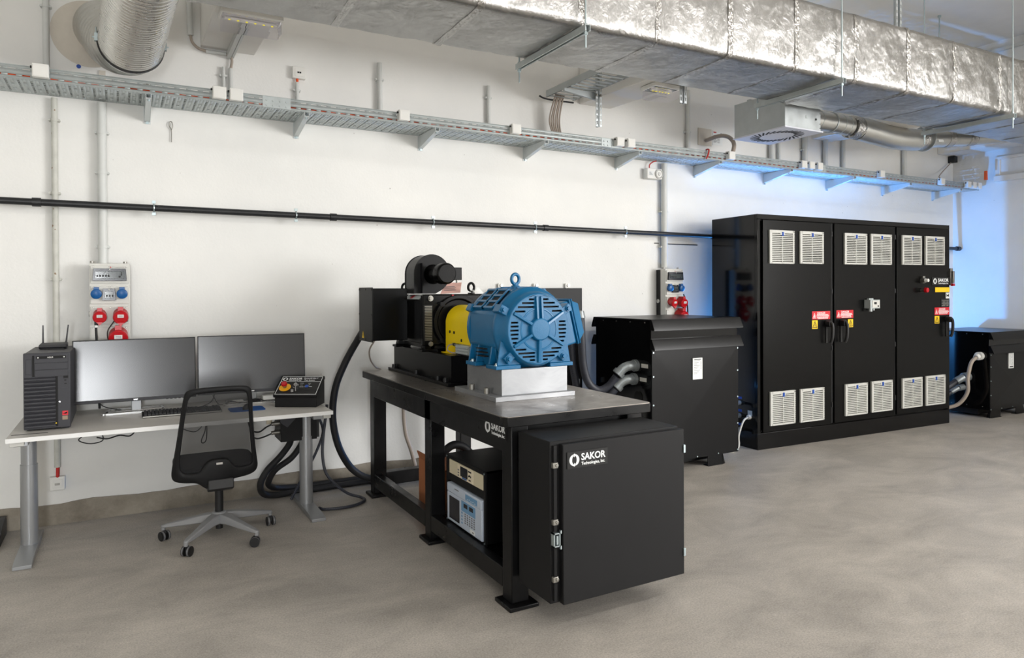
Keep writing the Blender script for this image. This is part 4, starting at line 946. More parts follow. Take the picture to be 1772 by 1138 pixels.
# cardboard box and hose on the shelf behind
t = thing('cardboard_box', 'open cardboard box on the floor inside the bench frame, behind the middle leg', 'box', (2.02, 4.45, 0))
m = M(); m.box(1.85, 2.27, 4.295, 4.74, 0.0, 0.40); m.build('carton', 'cardboard', t)
m = M(); m.prism([(1.85, 0.40), (1.865, 0.40), (1.84, 0.455), (1.83, 0.455)], 'y', 4.30, 4.73); m.prism([(4.295, 0.398), (4.302, 0.40), (4.24, 0.44), (4.236, 0.436)], 'x', 1.86, 2.26); m.split_build('flap', 'cardboard', t)
m = M(); m.box(1.95, 2.0, 4.2945, 4.34, 0.25, 0.4015); m.build('parcel_tape', 'tape_dull', t)
m = M(); m.tube(cat([(1.90, 4.46, 0.455), (1.94, 4.44, 0.51), (1.99, 4.43, 0.535), (2.05, 4.42, 0.52), (2.10, 4.40, 0.47), (2.14, 4.38, 0.435)]), 0.028, 12)
single(m, 'hose_bend', 'rubber', 'short black hose bend lying on the cardboard box', 'hose')
# ------------------------------------------------------------------ dynamometer
t = thing('dynamometer', 'black dynamometer motor with a blower on top, bolted to a black base on the bench', 'motor', (2.1, 4.8, B))
m = M(); m.box(1.845, 2.36, 4.205, 5.385, B, 0.993); m.box(1.885, 2.32, 4.245, 5.355, 0.993, 1.168); m.build('base_block', 'black_satin', t, bevel=0.002)
m = M()
for y in (4.29, 4.42, 4.82, 5.30): m.cyl((1.865, y, 0.993), (1.865, y, 1.022), 0.016, seg=16); m.cyl((1.865, y, 1.022), (1.865, y, 1.0225), 0.008, seg=6)
m.split_build('cap_bolt', 'plastic_black', t, 2)
m = M(); m.prism([(1.84, 1.225), (1.84, 1.535), (1.885, 1.572), (2.27, 1.572), (2.315, 1.535), (2.315, 1.225)], 'y', 4.66, 5.25); m.build('body', 'black_gloss', t, bevel=0.008)
m = M(); m.box(1.835, 2.32, 4.605, 4.66, 1.21, 1.575); m.build('end_frame', 'black_gloss', t, bevel=0.012)
m = M()
for s_ in (0, 1):
    for y in (4.62, 5.15):
        x = 1.83 if s_ == 0 else 2.21
        m.box(x, x+0.12, y, y+0.085, 1.168, 1.186)
        m.prism([(x+0.02, 1.186), (x+0.10, 1.186), (x+0.11, 1.23), (x+0.03, 1.23)], 'y', y+0.01, y+0.07)
        m.bolt((x+0.035, y+0.03, 1.186), (0, 0, 1), 0.016, 0.024)
m.box(1.90, 2.26, 4.63, 5.24, 1.186, 1.225)
m.build('foot', 'black_gloss', t, bevel=0.003)
m = M(); c = (2.10, 4.605, 1.375)
m.lathe(c, (0, -1, 0), [(0.192, 0), (0.192, 0.028), (0.168, 0.028), (0.158, 0.014), (0.10, 0.012), (0.10, 0.03), (0.05, 0.03)], 44)
for a in (45, 135, 225, 315): m.box(c[0]+0.18*math.cos(R(a))-0.018, c[0]+0.18*math.cos(R(a))+0.018, 4.575, 4.605, c[2]+0.18*math.sin(R(a))-0.018, c[2]+0.18*math.sin(R(a))+0.018)
m.build('flange', 'black_satin', t, bevel=0.002)
M().cyl((2.10, 4.60, 1.375), (2.10, 4.002, 1.375), 0.032, seg=24).build('shaft', 'chrome', t)
m = M(); m.box(1.838, 1.905, 4.5995, 4.605, 1.245, 1.50); m.use(1)
for k in range(22): m.box(1.845, 1.898, 4.594, 4.604, 1.252+0.0112*k, 1.257+0.0112*k)
m.build('cooling_grille', ['dark', 'nickel'], t)
m = M(); m.bolt((1.89, 4.603, 1.545), (0, -1, 0), 0.014, 0.02); m.bolt((1.89, 4.603, 1.225), (0, -1, 0), 0.012, 0.02); m.split_build('hex_bolt', 'nickel', t, 2)
m = M(); m.box(2.055, 2.07, 4.598, 4.604, 1.556, 1.57); m.build('indicator', 'red', t)
d = Vector((1, 0, 0.82)).normalized()
m = M(); ex = Vector((0, -1, 0)); ey = Vector((0.045, 0, 0.037)).normalized(); o = Vector((1.8425, 5.0, 1.538))
m.plate(o, ex, ey, [(0, 0), (0.30, 0), (0.30, 0.05), (0, 0.05)], 0.001); m.use(1); m.plate(o, ex, ey, [(0.10, 0.006), (0.15, 0.006), (0.15, 0.04), (0.10, 0.04)], 0.002)
m.build('rating_plate', ['galv', 'red'], t)
for cx, cy, cz in ((1.905, 5.14, 1.575), (2.255, 4.70, 1.573)):
    m = M(); m.cyl((cx, cy, cz), (cx, cy, cz+0.012), 0.026, seg=18); m.cyl((cx, cy, cz), (cx, cy, cz+0.025), 0.013, seg=14); m.torus((cx, cy, cz+0.050), (0.35, -1, 0) if cx > 2 else (0.2, -1, 0), 0.031, 0.0095, 28, 10); m.build('lifting_eye', 'black_satin', t)
tb = M().box(1.552, 1.815, 4.86, 5.15, 1.242, 1.618).build('terminal_box', 'black_gloss', t, bevel=0.003)
m = M(); m.box(1.545, 1.552, 4.845, 5.165, 1.232, 1.625); m.build('box_cover', 'black_paint', tb, bevel=0.002)
m = M()
for y in (4.86, 5.0, 5.15):
    for z in (1.248, 1.43, 1.61):
        if y == 5.0 and z == 1.43: continue
        m.cyl((1.541, y, z), (1.546, y, z), 0.006, seg=8)
m.split_build('screw', 'plastic_black', tb)
m = M(); m.plate((1.5445, 5.09, 1.255), (0, -1, 0), (0, 0, 1), [(0, 0), (0.052, 0), (0.026, 0.05)], 0.001); m.use(1); m.plate((1.5435, 5.076, 1.262), (0, -1, 0), (0, 0, 1), [(0.009, 0), (0.016, 0), (0.015, 0.022), (0.010, 0.022)], 0.001); m.build('warning_sign', ['yellow_label', 'ink_black'], tb)
m = M(); m.cyl((1.80, 4.90, 1.242), (1.80, 4.90, 1.23), 0.008, seg=8); m.build('drain_plug', 'plastic_black', tb)
# blower
bl_c = (1.985, 1.725)
out = circ(bl_c[0], bl_c[1], 0.138, 26, 180, -60, full=False)
out = [(bl_c[0]-0.138, 1.577)]+out+[(bl_c[0]+0.02, 1.577)]
bh = M().prism(out, 'y', 4.80, 4.985).build('blower_housing', 'black_satin', t, bevel=0.006)
m = M(); o2 = [(bl_c[0]-0.142, 1.577)]+circ(bl_c[0], bl_c[1], 0.142, 26, 180, -60, full=False)+[(bl_c[0]+0.024, 1.577)]
m.prism(o2, 'y', 4.797, 4.803); m.prism(o2, 'y', 4.982, 4.988); m.split_build('side_plate', 'black_paint', bh)
m = M(); m.box(1.892, 1.902, 4.755, 4.80, 1.58, 1.80); m.build('stiffener', 'black_satin', bh)
m = M(); m.lathe((bl_c[0], 4.985, bl_c[1]), (0, 1, 0), [(0.115, 0), (0.115, 0.05), (0.10, 0.06)], 30)
for k in range(24):
    a = 2*PI*k/24; m.cyl((bl_c[0]+0.116*math.cos(a), 4.985, bl_c[1]+0.116*math.sin(a)), (bl_c[0]+0.116*math.cos(a), 5.035, bl_c[1]+0.116*math.sin(a)), 0.003, seg=6)
m.build('air_filter', 'galv', bh)
m = M(); c = (1.992, 4.80, 1.72)
m.lathe(c, (0, -1, 0), [(0.075, 0), (0.062, 0.02), (0.062, 0.17), (0.076, 0.175), (0.076, 0.245), (0.070, 0.258), (0.062, 0.262)], 36); bm_ = m.build('blower_motor', 'black_gloss', t, angle=40)
m = M(); m.cyl((1.992, 4.5375, 1.72), (1.992, 4.5355, 1.72), 0.0625, seg=36); m.use(1)
for k in range(6):
    a0 = 2*PI*k/6+PI/6
    for rr, ns in ((0.027, 1), (0.037, 2), (0.047, 3), (0.056, 2)):
        for q_ in range(ns):
            a = a0+(q_-(ns-1)/2)*0.24*0.042/rr*1.1
            m.cyl((1.992+rr*math.cos(a), 4.5356, 1.72+rr*math.sin(a)), (1.992+rr*math.cos(a), 4.5348, 1.72+rr*math.sin(a)), 0.0047, seg=6)
m.build('fan_cover', ['black_texture', 'dark'], bm_)
m = M(); m.box(2.06, 2.125, 4.58, 4.70, 1.675, 1.765); m.build('conduit_box', 'black_satin', bm_, bevel=0.003)
m = M(); m.cyl((2.095, 4.60, 1.675), (2.095, 4.60, 1.655), 0.009, seg=10); m.build('gland', 'nickel', bm_)
m = M(); m.plate((2.05, 4.80, 1.574), (1, -0.3, 0.10), (0.15, 0.2, 0.75), [(0, 0), (0.15, -0.004), (0.155, 0.075), (0.03, 0.085)], 0.001); m.use(1)
for k in range(4): m.plate((2.075, 4.79, 1.598+0.009*k), (1, -0.3, 0.05), (0.15, 0.2, 0.75), [(0, 0), (0.09-0.01*(k % 2), 0), (0.09-0.01*(k % 2), 0.003), (0, 0.003)], 0.0018)
single(m, 'paper_tag', ['pink', 'ink'], 'pink printed tag hanging behind the lifting eye of the black motor', 'tag')
m = M(); m.plate((2.27, 4.66, 1.60), (1, 0.25, -0.9), (0.6, 0, 0.75), [(0, 0), (0.085, 0), (0.085, 0.035), (0, 0.035)], 0.001); m.plate((2.22, 4.69, 1.585), (1, 0, -0.25), (0.2, 0, 0.8), [(0, 0), (0.05, 0), (0.05, 0.03), (0, 0.03)], 0.001)
single(m, 'paper_tag', 'paper', 'white tag hanging from the lifting eye beside the blue motor', 'tag')
# coupling guard
t = thing('coupling_guard', 'bright yellow arched guard over the coupling between the two motors', 'guard', (2.1, 4.3, 1.168))
gx, gz, gr = 2.105, 1.375, 0.124
arch = [(gx-gr, 1.24)]+circ(gx, gz, gr, 24, 180, 0, full=False)+[(gx+gr, 1.24)]
inn = [(gx+gr-0.004, 1.24)]+circ(gx, gz, gr-0.004, 24, 0, 180, full=False)+[(gx-gr+0.004, 1.24)]
m = M()
n_ = len(arch); a_ = arch; i_ = inn[::-1]
for k in range(n_-1): m.prism([a_[k], a_[k+1], i_[k+1], i_[k]], 'y', 4.02, 4.545)
m.build('hood', 'yellow', t, angle=50)
m = M()
for sx in (-1, 1):
    xa = gx+sx*gr; m.box(min(xa, xa-sx*0.004), max(xa, xa-sx*0.004), 4.385, 4.545, 1.1685, 1.241); m.box(min(xa, xa+sx*0.035), max(xa, xa+sx*0.035), 4.385, 4.545, 1.1685, 1.173)
m.split_build('mounting_leg', 'yellow', t, 2)
m = M()
for y, z in ((4.47, 1.315), (4.40, 1.312), (4.28, 1.265)): m.cyl((gx-gr-0.006, y, z), (gx-gr, y, z), 0.009, seg=3); m.cyl((gx-gr-0.004, y, z), (gx-gr, y, z), 0.010, seg=12)
m.split_build('screw', 'plastic_black', t, 2)
t = thing('torque_sensor', 'small silver finned sensor block beside the yellow guard', 'sensor', (1.98, 4.17, 1.168))
m = M(); m.box(1.945, 2.06, 4.09, 4.30, 1.180, 1.238)
for k in range(3): m.box(1.938, 1.945, 4.10, 4.29, 1.182+0.019*k, 1.196+0.019*k)
m.build('body', 'galv', t, bevel=0.002)
m = M(); m.box(1.96, 2.05, 4.10, 4.29, 1.1687, 1.180); m.build('mount', 'plastic_black', t)
m = M(); m.cyl((1.955, 4.30, 1.232), (1.955, 4.36, 1.236), 0.010, seg=12); m.use(1); m.cyl((1.955, 4.33, 1.234), (1.955, 4.342, 1.235), 0.012, seg=12); m.build('plug', ['nickel', 'plastic_black'], t)
M().tube(cat([(1.953, 4.36, 1.236), (1.945, 4.41, 1.225), (1.94, 4.425, 1.195), (1.95, 4.38, 1.178), (1.965, 4.34, 1.176)]), 0.005, 8).build('lead', 'cable_grey', t)
# ------------------------------------------------------------------ aluminium riser and blue motor
t = thing('riser_block', 'milled aluminium riser block under the blue motor', 'block', (2.1, 3.75, B))
m = M(); m.box(1.825, 2.36, 3.492, 4.05, B, 0.997); m.box(1.882, 2.328, 3.528, 3.985, 0.997, 1.146); m.build('block', 'alu_block', t, bevel=0.0015)
m = M()
for y in (3.66, 3.86):
    m.cyl((1.853, y, 0.997), (1.853, y, 1.030), 0.0175, seg=18); m.use(1); m.cyl((1.853, y, 1.030), (1.853, y, 1.0305), 0.009, seg=6); m.use(0)
m.split_build('cap_bolt', ['nickel', 'dark'], t, 2)
t = thing('electric_motor', 'blue electric motor with slotted end bell on an aluminium block', 'motor', (2.105, 3.75, 1.146))
cx, cz = 2.11, 1.373
def flat(m): m.v = [Vector((p.x, p.y, max(p.z, 1.1478))) for p in m.v]
def octo(ap, ph=22.5, n=8): r_ = ap/math.cos(PI/n); return [(cx+r_*math.cos(R(ph)+2*PI*k/n), cz+r_*math.sin(R(ph)+2*PI*k/n)) for k in range(n)]
m = M(); m.prism(octo(0.236), 'y', 3.60, 3.93); flat(m); m.build('frame', 'blue', t, bevel=0.014, seg=3)
m = M(); m.lathe((cx, 3.93, cz), (0, 1, 0), [(0.246, -0.008), (0.246, 0.02), (0.22, 0.05), (0.12, 0.065)], 48); flat(m); m.build('drive_end_bell', 'blue', t, angle=40)
m = M(); m.lathe((cx, 3.605, cz), (0, -1, 0), [(0.246, 0), (0.249, 0.018), (0.243, 0.036), (0.224, 0.050), (0.218, 0.085), (0.207, 0.108), (0.2035, 0.112), (0.200, 0.112)], 56, caps=False); flat(m); m.build('end_bell', 'blue', t, angle=50)
# slotted face: horizontal strips, slots left open in front of a dark back
rows = [(0.174, [(-0.066, -0.030), (0.008+0.022, 0.066)]), (0.153, [(-0.112, -0.030), (0.030, 0.110)]), (0.130, [(-0.140, -0.030), (0.030, 0.138)]), (0.105, [(-0.160, -0.090), (0.090, 0.158)]),
        (0.042, [(-0.185, -0.138), (0.138, 0.184)]), (0.020, [(-0.188, -0.136), (0.136, 0.188)]), (-0.003, [(-0.190, -0.135), (0.135, 0.189)]), (-0.026, [(-0.188, -0.136), (0.136, 0.187)]), (-0.049, [(-0.183, -0.138), (0.138, 0.183)]), (-0.073, [(-0.175, -0.146), (0.146, 0.174)]),
        (-0.114, [(-0.155, -0.085), (0.085, 0.155)]), (-0.136, [(-0.138, -0.026), (0.026, 0.136)]), (-0.157, [(-0.110, -0.026), (0.026, 0.108)]), (-0.177, [(-0.062, -0.026), (0.026, 0.060)])]
m = M(); RF = 0.2025; hh = 0.0055; zs = []
bands = []
cur = RF
for z, sl in rows:
    bands.append((cur, z+hh, None)); bands.append((z+hh, z-hh, sl)); cur = z-hh
bands.append((cur, -RF, None))
yf = 3.492
def chord(z): return math.sqrt(max(0, RF*RF-z*z))
def strip(m, xa0, xa1, xb0, xb1, za, zb):
    # trapezoid between heights za>zb with edges xa0..xa1 at za and xb0..xb1 at zb
    v = [(cx+xa0, yf, cz+za), (cx+xa1, yf, cz+za), (cx+xb1, yf, cz+zb), (cx+xb0, yf, cz+zb)]
    v += [(p[0], yf+0.012, p[2]) for p in v]
    m.add(v, [(0, 3, 2, 1), (4, 5, 6, 7), (0, 1, 5, 4), (2, 3, 7, 6), (0, 4, 7, 3), (1, 2, 6, 5)])
for za, zb, sl in bands:
    k = max(1, int(abs(za-zb)/0.012))
    for i in range(k):
        a = za+(zb-za)*i/k; b = za+(zb-za)*(i+1)/k
        if sl is None: strip(m, -chord(a), chord(a), -chord(b), chord(b), a, b)
        else:
            xs = [-1]+[e for s_ in sl for e in s_]+[1]
            for q_ in range(0, len(xs), 2):
                l_, r_ = xs[q_], xs[q_+1]
                strip(m, -chord(a) if q_ == 0 else l_, chord(a) if q_+1 == len(xs)-1 else r_, -chord(b) if q_ == 0 else l_, chord(b) if q_+1 == len(xs)-1 else r_, a, b)
fc = m.build('end_plate', 'blue', t, angle=20)
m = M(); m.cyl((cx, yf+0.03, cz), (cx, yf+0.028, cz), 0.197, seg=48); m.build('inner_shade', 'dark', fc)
m = M(); m.lathe((cx, yf+0.002, cz), (0, -1, 0), [(0.128, 0), (0.125, 0.004), (0.118, 0.0045), (0.113, 0.001)], 48, caps=False)
m.lathe((cx, yf, cz), (0, -1, 0), [(0.070, 0), (0.064, 0.022), (0.058, 0.026), (0.02, 0.0265)], 40)
for a in (90, 30, 150, 210, 270, 330):
    ca, sa = math.cos(R(a)), math.sin(R(a)); w_ = 0.011 if a not in (90, 270) else 0.013
    if a == 90: parts = ((-0.016, 0.010), (0.016, 0.010))
    else: parts = ((0.0, w_),)
    for off, hw in parts:
        p = lambda r_, s_, y_: (cx+r_*ca-(off+s_)*sa, y_, cz+r_*sa+(off+s_)*ca)
        r0_, r1_ = 0.055, 0.192
        v = [p(r0_, -hw, yf), p(r1_, -hw, yf), p(r1_, hw, yf), p(r0_, hw, yf), p(r0_, -hw*0.7, yf-0.022), p(r1_, -hw*0.7, yf-0.010), p(r1_, hw*0.7, yf-0.010), p(r0_, hw*0.7, yf-0.022)]
        m.add(v, [(0, 3, 2, 1), (4, 5, 6, 7), (0, 1, 5, 4), (1, 2, 6, 5), (2, 3, 7, 6), (3, 0, 4, 7)])
m.build('hub_and_ribs', 'blue', fc, bevel=0.002, angle=20)
# clamp lugs with bolts
m = M(); mb = M()
for a in (28, 152, 222, 318):
    ca, sa = math.cos(R(a)), math.sin(R(a)); c = Vector((cx+0.240*ca, 0, cz+0.240*sa))
    X = Matrix.Translation(Vector((c.x, 3.540, c.z))) @ Matrix.Rotation(-R(a), 4, 'Y')
    mm = M(X); mm.box(-0.03, 0.032, -0.022, 0.06, -0.024, 0.024); o_ = len(m.v); m.v += mm.v; m.f += [[i+o_ for i in f] for f in mm.f]; m.mi += mm.mi
    mb.bolt((c.x+0.008*ca, 3.518, c.z+0.008*sa), (0, -1, 0), 0.013, 0.018)
    X = Matrix.Translation(Vector((c.x, 3.935, c.z))) @ Matrix.Rotation(-R(a), 4, 'Y')
    mm = M(X); mm.box(-0.03, 0.030, -0.03, 0.03, -0.024, 0.024); o_ = len(m.v); m.v += mm.v; m.f += [[i+o_ for i in f] for f in mm.f]; m.mi += mm.mi
m.split_build('clamp_lug', 'blue', t, bevel=0.004); mb.split_build('bolt', 'blue', t, 2)
# louvred vents on the shoulders, flank slots low
for sgn in (-1, 1):
    a = R(135) if sgn < 0 else R(45)
    nrm = Vector((math.cos(a), 0, math.sin(a))); up = Vector((-math.sin(a)*(-1 if sgn < 0 else 1), 0, math.cos(a)*(-1 if sgn < 0 else 1)))
    up = Vector((0.7071*(1 if sgn < 0 else -1), 0, 0.7071)); o = Vector((cx, 0, cz))+nrm*0.238
    m = M(); ex = Vector((0, -1, 0)) if sgn < 0 else Vector((0, 1, 0))
    for c_ in (0, 1):
        y0 = 3.885 if c_ == 0 else 3.745
        def pl(y, u, w_, h_, d, mi): m.use(mi); m.plate(o+Vector((0, y, 0))+up*u, (0, -1, 0), up, [(0, 0), (w_, 0), (w_, h_), (0, h_)], d if sgn < 0 else -d)
        pl(y0, -0.075, 0.115, 0.15, 0.012, 1)
        for k in range(4): pl(y0, -0.08+0.048*k, 0.115, 0.016, 0.020, 0)
        pl(y0, -0.08, 0.014, 0.162, 0.018, 0); pl(y0-0.101, -0.08, 0.014, 0.162, 0.018, 0)
    m.build('louvre_vent', ['blue', 'dark'], t, bevel=0.002)
m = M()
for k in range(3): m.box(cx-0.243, cx-0.20, 3.72, 3.83, 1.205+0.022*k, 1.212+0.022*k)
m.split_build('flank_slot', 'dark', t)
m = M()
for y in (3.66, 3.70, 3.76, 3.86): m.box(cx-0.05, cx+0.10, y, y+0.012, 1.60, 1.622)
m.box(cx-0.07, cx+0.10, 3.64, 3.90, 1.598, 1.610); m.build('top_rib', 'blue', t, bevel=0.003)
for sgn in (-1, 1):
    m = M(); xo = cx+sgn*0.262; xi = cx+sgn*0.10
    for y0, y1 in ((3.53, 3.66), (3.80, 3.935)):
        m.box(min(xo, xi), max(xo, xi), y0, y1, 1.146, 1.168)
        for y in (y0+0.01, y1-0.022): m.prism([(xo-sgn*0.012, 1.168), (cx+sgn*0.225, 1.31), (cx+sgn*0.12, 1.25), (cx+sgn*0.10, 1.168)], 'y', y, y+0.012)
    m.prism([(cx+sgn*0.236, 1.33), (cx+sgn*0.20, 1.15), (cx+sgn*0.12, 1.15), (cx+sgn*0.12, 1.25)], 'y', 3.62, 3.92)
    ft = m.build('mounting_foot', 'blue', t, bevel=0.003)
    m = M()
    for y in (3.56, 3.875): m.bolt((cx+sgn*0.243, y, 1.168), (0, 0, 1), 0.011, 0.014)
    m.split_build('hold_down_bolt', 'zinc', ft, 2)
m = M(); m.cyl((cx, 3.77, 1.607), (cx, 3.77, 1.630), 0.034, 0.024, 20); m.cyl((cx, 3.77, 1.625), (cx, 3.77, 1.645), 0.018, 0.014, 16); m.torus((cx, 3.77, 1.668), (0.25, -1, 0), 0.031, 0.0105, 32, 12); m.build('lifting_eye', 'blue', t)
X = Matrix.Translation(Vector((2.372, 3.76, 1.39))) @ Matrix.Rotation(R(-14), 4, 'Y')
m = M(X); m.box(-0.09, 0.055, -0.15, 0.15, -0.135, 0.135); tb = m.build('terminal_box', 'blue', t, bevel=0.012, seg=3)
m = M(X); m.box(0.055, 0.066, -0.158, 0.158, -0.143, 0.143); m.box(0.070, 0.080, -0.158, 0.158, -0.143, 0.143)
mm_ = [(0.080, -0.145, -0.13), (0.080, 0.145, -0.13), (0.080, 0.145, 0.13), (0.080, -0.145, 0.13), (0.145, -0.115, -0.095), (0.145, 0.115, -0.095), (0.145, 0.115, 0.095), (0.145, -0.115, 0.095)]
m.add(mm_, [(0, 1, 2, 3), (7, 6, 5, 4), (1, 0, 4, 5), (2, 1, 5, 6), (3, 2, 6, 7), (0, 3, 7, 4)])
m.build('box_lid', 'blue', tb, bevel=0.005)
# wall box behind the motor
t = thing('flat_enclosure', 'flat black steel box on the wall behind the blue motor', 'enclosure', (3.45, 5.66, 0.64))
m = M(); m.box(3.02, 3.845, 5.56, 5.735, 0.63, 1.618); m.build('box', 'black_paint', t, bevel=0.004)
for x in (3.06, 3.44, 3.80):
    m = M(); m.prism(rrect(x-0.03, x+0.03, 1.600, 1.665, 0.012), 'y', 5.735, 5.742); m.use(1); m.cyl((x, 5.735, 1.645), (x, 5.725, 1.645), 0.014, seg=12); m.cyl((x, 5.742, 1.645), (x, 5.76, 1.645), 0.010, seg=8); m.build('mounting_tab', ['white', 'nickel'], t)
m = M(); m.box(3.77, 3.81, 5.555, 5.56, 0.70, 0.75); m.build('latch', 'galv', t)
m = M(); m.cyl((3.845, 5.62, 1.46), (3.862, 5.62, 1.46), 0.012, seg=10); m.build('hinge_pin', 'plastic_black', t)
# ------------------------------------------------------------------ big electrical cabinet (local: x along the front, y into the room wall)
CW, CH, CDp = 3.083, 2.345, 0.64
cab = thing('electrical_cabinet', 'tall glossy black three-door electrical cabinet with pale grey vent grilles', 'cabinet', (5.494, 4.909, 0), R(-2.49))
m = M(); m.box(0, CW, 0.03, CDp, 0, CH); m.box(0, CW, 0.0, 0.03, 0, 0.165); m.box(0, CW, 0.0, 0.03, 2.295, CH); m.box(0, 0.045, 0.0, 0.03, 0.165, 2.295); m.box(CW-0.03, CW, 0.0, 0.03, 0.165, 2.295)
m.build('body', 'black_side', cab, world=False, bevel=0.003)
m = M(); m.box(1.032, 1.078, -0.002, 0.03, 0.18, 2.29); m.box(2.058, 2.092, -0.002, 0.03, 0.18, 2.29); m.build('mullion', 'dark', cab, world=False)
def grille(d, x0, x1, z0, z1):
    m = M(); y = -0.024; m.prism(rrect(x0, x1, z0, z1, 0.006, 2), 'y', y+0.004, y+0.018)
    W, H = x1-x0, z1-z0; n = 18; p = H/n
    for k in range(n):
        z = z0+p*k
        m.prism([(y+0.004, z+p*0.30), (y-0.014, z+p*0.42), (y-0.014, z+p*0.86), (y+0.004, z+p*1.0)], 'x', x0+0.002, x1-0.002)
    m.box(x0, x0+0.030, y-0.016, y+0.004, z0, z1); m.box(x1-0.028, x1-0.010, y-0.016, y+0.004, z0, z1); m.box((x0+x1)/2-0.004, (x0+x1)/2+0.004, y-0.016, y+0.004, z0, z1)
    m.box(x0+0.02, x1-0.01, y-0.016, y+0.004, z1-0.022, z1); m.box(x0+0.02, x1-0.01, y-0.016, y+0.004, z0, z0+0.014); m.box((x0+x1)/2-0.03, (x0+x1)/2+0.03, y-0.0165, y+0.004, z1-0.05, z1)
    m.use(1); m.box(x0+0.02, x1-0.02, y+0.002, y+0.0045, z0+0.01, z1-0.01)
    m.use(2); m.box((x0+x1)/2-0.010, (x0+x1)/2+0.014, y-0.022, y-0.012, z1-0.056, z1-0.016)
    m.build('vent_grille', ['vent', 'vent_dark', 'blue_badge'], d, world=False)
    # badge is part of the grille
def danger(d, x0, x1, z0, z1):
    y = -0.0245; W, H = x1-x0, z1-z0
    m = M(); m.box(x0, x1, y, y+0.003, z0, z1); m.use(1)
    m.text('DANGER', 0.030, (x0+0.28*W, y-0.0002, z1-0.029), (1, 0, 0), (0, 0, 1), 0.0004, 0.012, sx=1.0)
    for k, (a, b) in enumerate(((0.27, 0.93), (0.24, 0.97), (0.27, 0.90), (0.30, 0.88))):
        zz = z1-0.041-k*0.0125; xx = x0+a*W
        r = random.Random(k)
        while xx < x0+b*W-0.008: w_ = r.uniform(0.010, 0.024); m.box(xx, min(xx+w_, x0+b*W), y-0.0006, y, zz, zz+0.0075); xx += w_+0.004
    m.plate((x0+0.03*W, y-0.0001, z0+0.15*H), (1, 0, 0), (0, 0, 1), [(0.0, 0.0), (0.052, 0.0), (0.026, 0.055)], 0.0005)
    m.use(0); m.plate((x0+0.03*W+0.006, y-0.0007, z0+0.15*H+0.004), (1, 0, 0), (0, 0, 1), [(0, 0), (0.040, 0.0), (0.020, 0.042)], 0.0003)
    m.use(1); m.plate((x0+0.03*W+0.006, y-0.0009, z0+0.15*H+0.004), (1, 0, 0), (0, 0, 1), [(0.014, 0.004), (0.026, 0.004), (0.026, 0.02), (0.02, 0.034), (0.014, 0.02)], 0.0003)
    m.build('danger_label', ['red_label', 'letter'], d, world=False)
def warn(d, x0, x1, z0, z1):
    y = -0.0245; W, H = x1-x0, z1-z0; o = (x0, y, z0); ex, ey = (1, 0, 0), (0, 0, 1)
    m = M(); m.box(x0, x1, y, y+0.003, z0, z1); m.use(1)
    tri = [(0.10*W, 0.14*H), (0.90*W, 0.14*H), (0.5*W, 0.88*H)]
    def ln(p, q_, w_=0.0035):
        p = Vector(p); q_ = Vector(q_); n = (q_-p).normalized(); s_ = Vector((-n.y, n.x))*w_; m.plate(o, ex, ey, [tuple(p-s_), tuple(q_-s_), tuple(q_+s_), tuple(p+s_)], 0.0006)
    for a in range(3): ln(tri[a], tri[(a+1) % 3])
    ln((0.54*W, 0.66*H), (0.44*W, 0.42*H), 0.003); ln((0.44*W, 0.42*H), (0.56*W, 0.42*H), 0.003); ln((0.56*W, 0.42*H), (0.46*W, 0.20*H), 0.003)
    m.build('warning_label', ['yellow_label', 'ink_black'], d, world=False)
def handle(d, x, z):
    m = M(); y = -0.024
    m.prism(rrect(x-0.022, x+0.022, z-0.02, z+0.045, 0.018), 'y', y-0.055, y)
    m.tube(cat([(x, y-0.050, z+0.03), (x+0.008, y-0.068, z+0.0), (x+0.010, y-0.070, z-0.08), (x+0.006, y-0.064, z-0.15), (x, y-0.050, z-0.19)]), 0.016, 10)
    m.use(1); m.box(x+0.022, x+0.040, y-0.060, y-0.045, z-0.03, z+0.015); m.torus((x+0.033, y-0.055, z-0.028), (0, 1, 0), 0.012, 0.002, 14, 6); m.box(x+0.03, x+0.036, y-0.06, y-0.054, z-0.10, z-0.03)
    m.use(0); m.box(x-0.013, x+0.013, y-0.005, y, z-0.19, z+0.03)
    m.build('handle', ['plastic_black', 'chrome'], d, world=False, bevel=0.002)
VU = [(0.131, 0.479, 1.854, 2.189), (0.555, 0.905, 1.858, 2.190), (1.221, 1.581, 1.860, 2.193), (1.640, 1.990, 1.862, 2.196), (2.166, 2.516, 1.867, 2.198), (2.578, 2.938, 1.869, 2.200)]
VL = [(0.136, 0.489, 0.235, 0.574), (0.556, 0.911, 0.233, 0.574), (1.229, 1.588, 0.242, 0.580), (1.650, 2.004, 0.246, 0.585), (2.168, 2.527, 0.248, 0.586), (2.586, 2.950, 0.248, 0.589)]
doors = []
for k, (a, b, z0) in enumerate(((0.055, 1.030, 0.175), (1.080, 2.056, 0.180), (2.094, 3.045, 0.185))):
    d = M().box(a, b, -0.022, 0.002, z0, 2.288).build('door', 'black_gloss', cab, world=False, bevel=0.003); doors.append(d)
    for i in (2*k, 2*k+1): grille(d, *VU[i]); grille(d, *VL[i])
danger(doors[0], 0.742, 1.010, 1.282, 1.367); warn(doors[0], 0.742, 0.823, 1.185, 1.273); handle(doors[0], 0.955, 1.222)
danger(doors[1], 1.107, 1.370, 1.287, 1.372); warn(doors[1], 1.286, 1.366, 1.187, 1.273); handle(doors[1], 1.178, 1.225)
danger(doors[2], 2.765, 3.042, 1.288, 1.376); warn(doors[2], 2.766, 2.852, 1.190, 1.277); handle(doors[2], 2.985, 1.222)
m = M(); y = -0.024
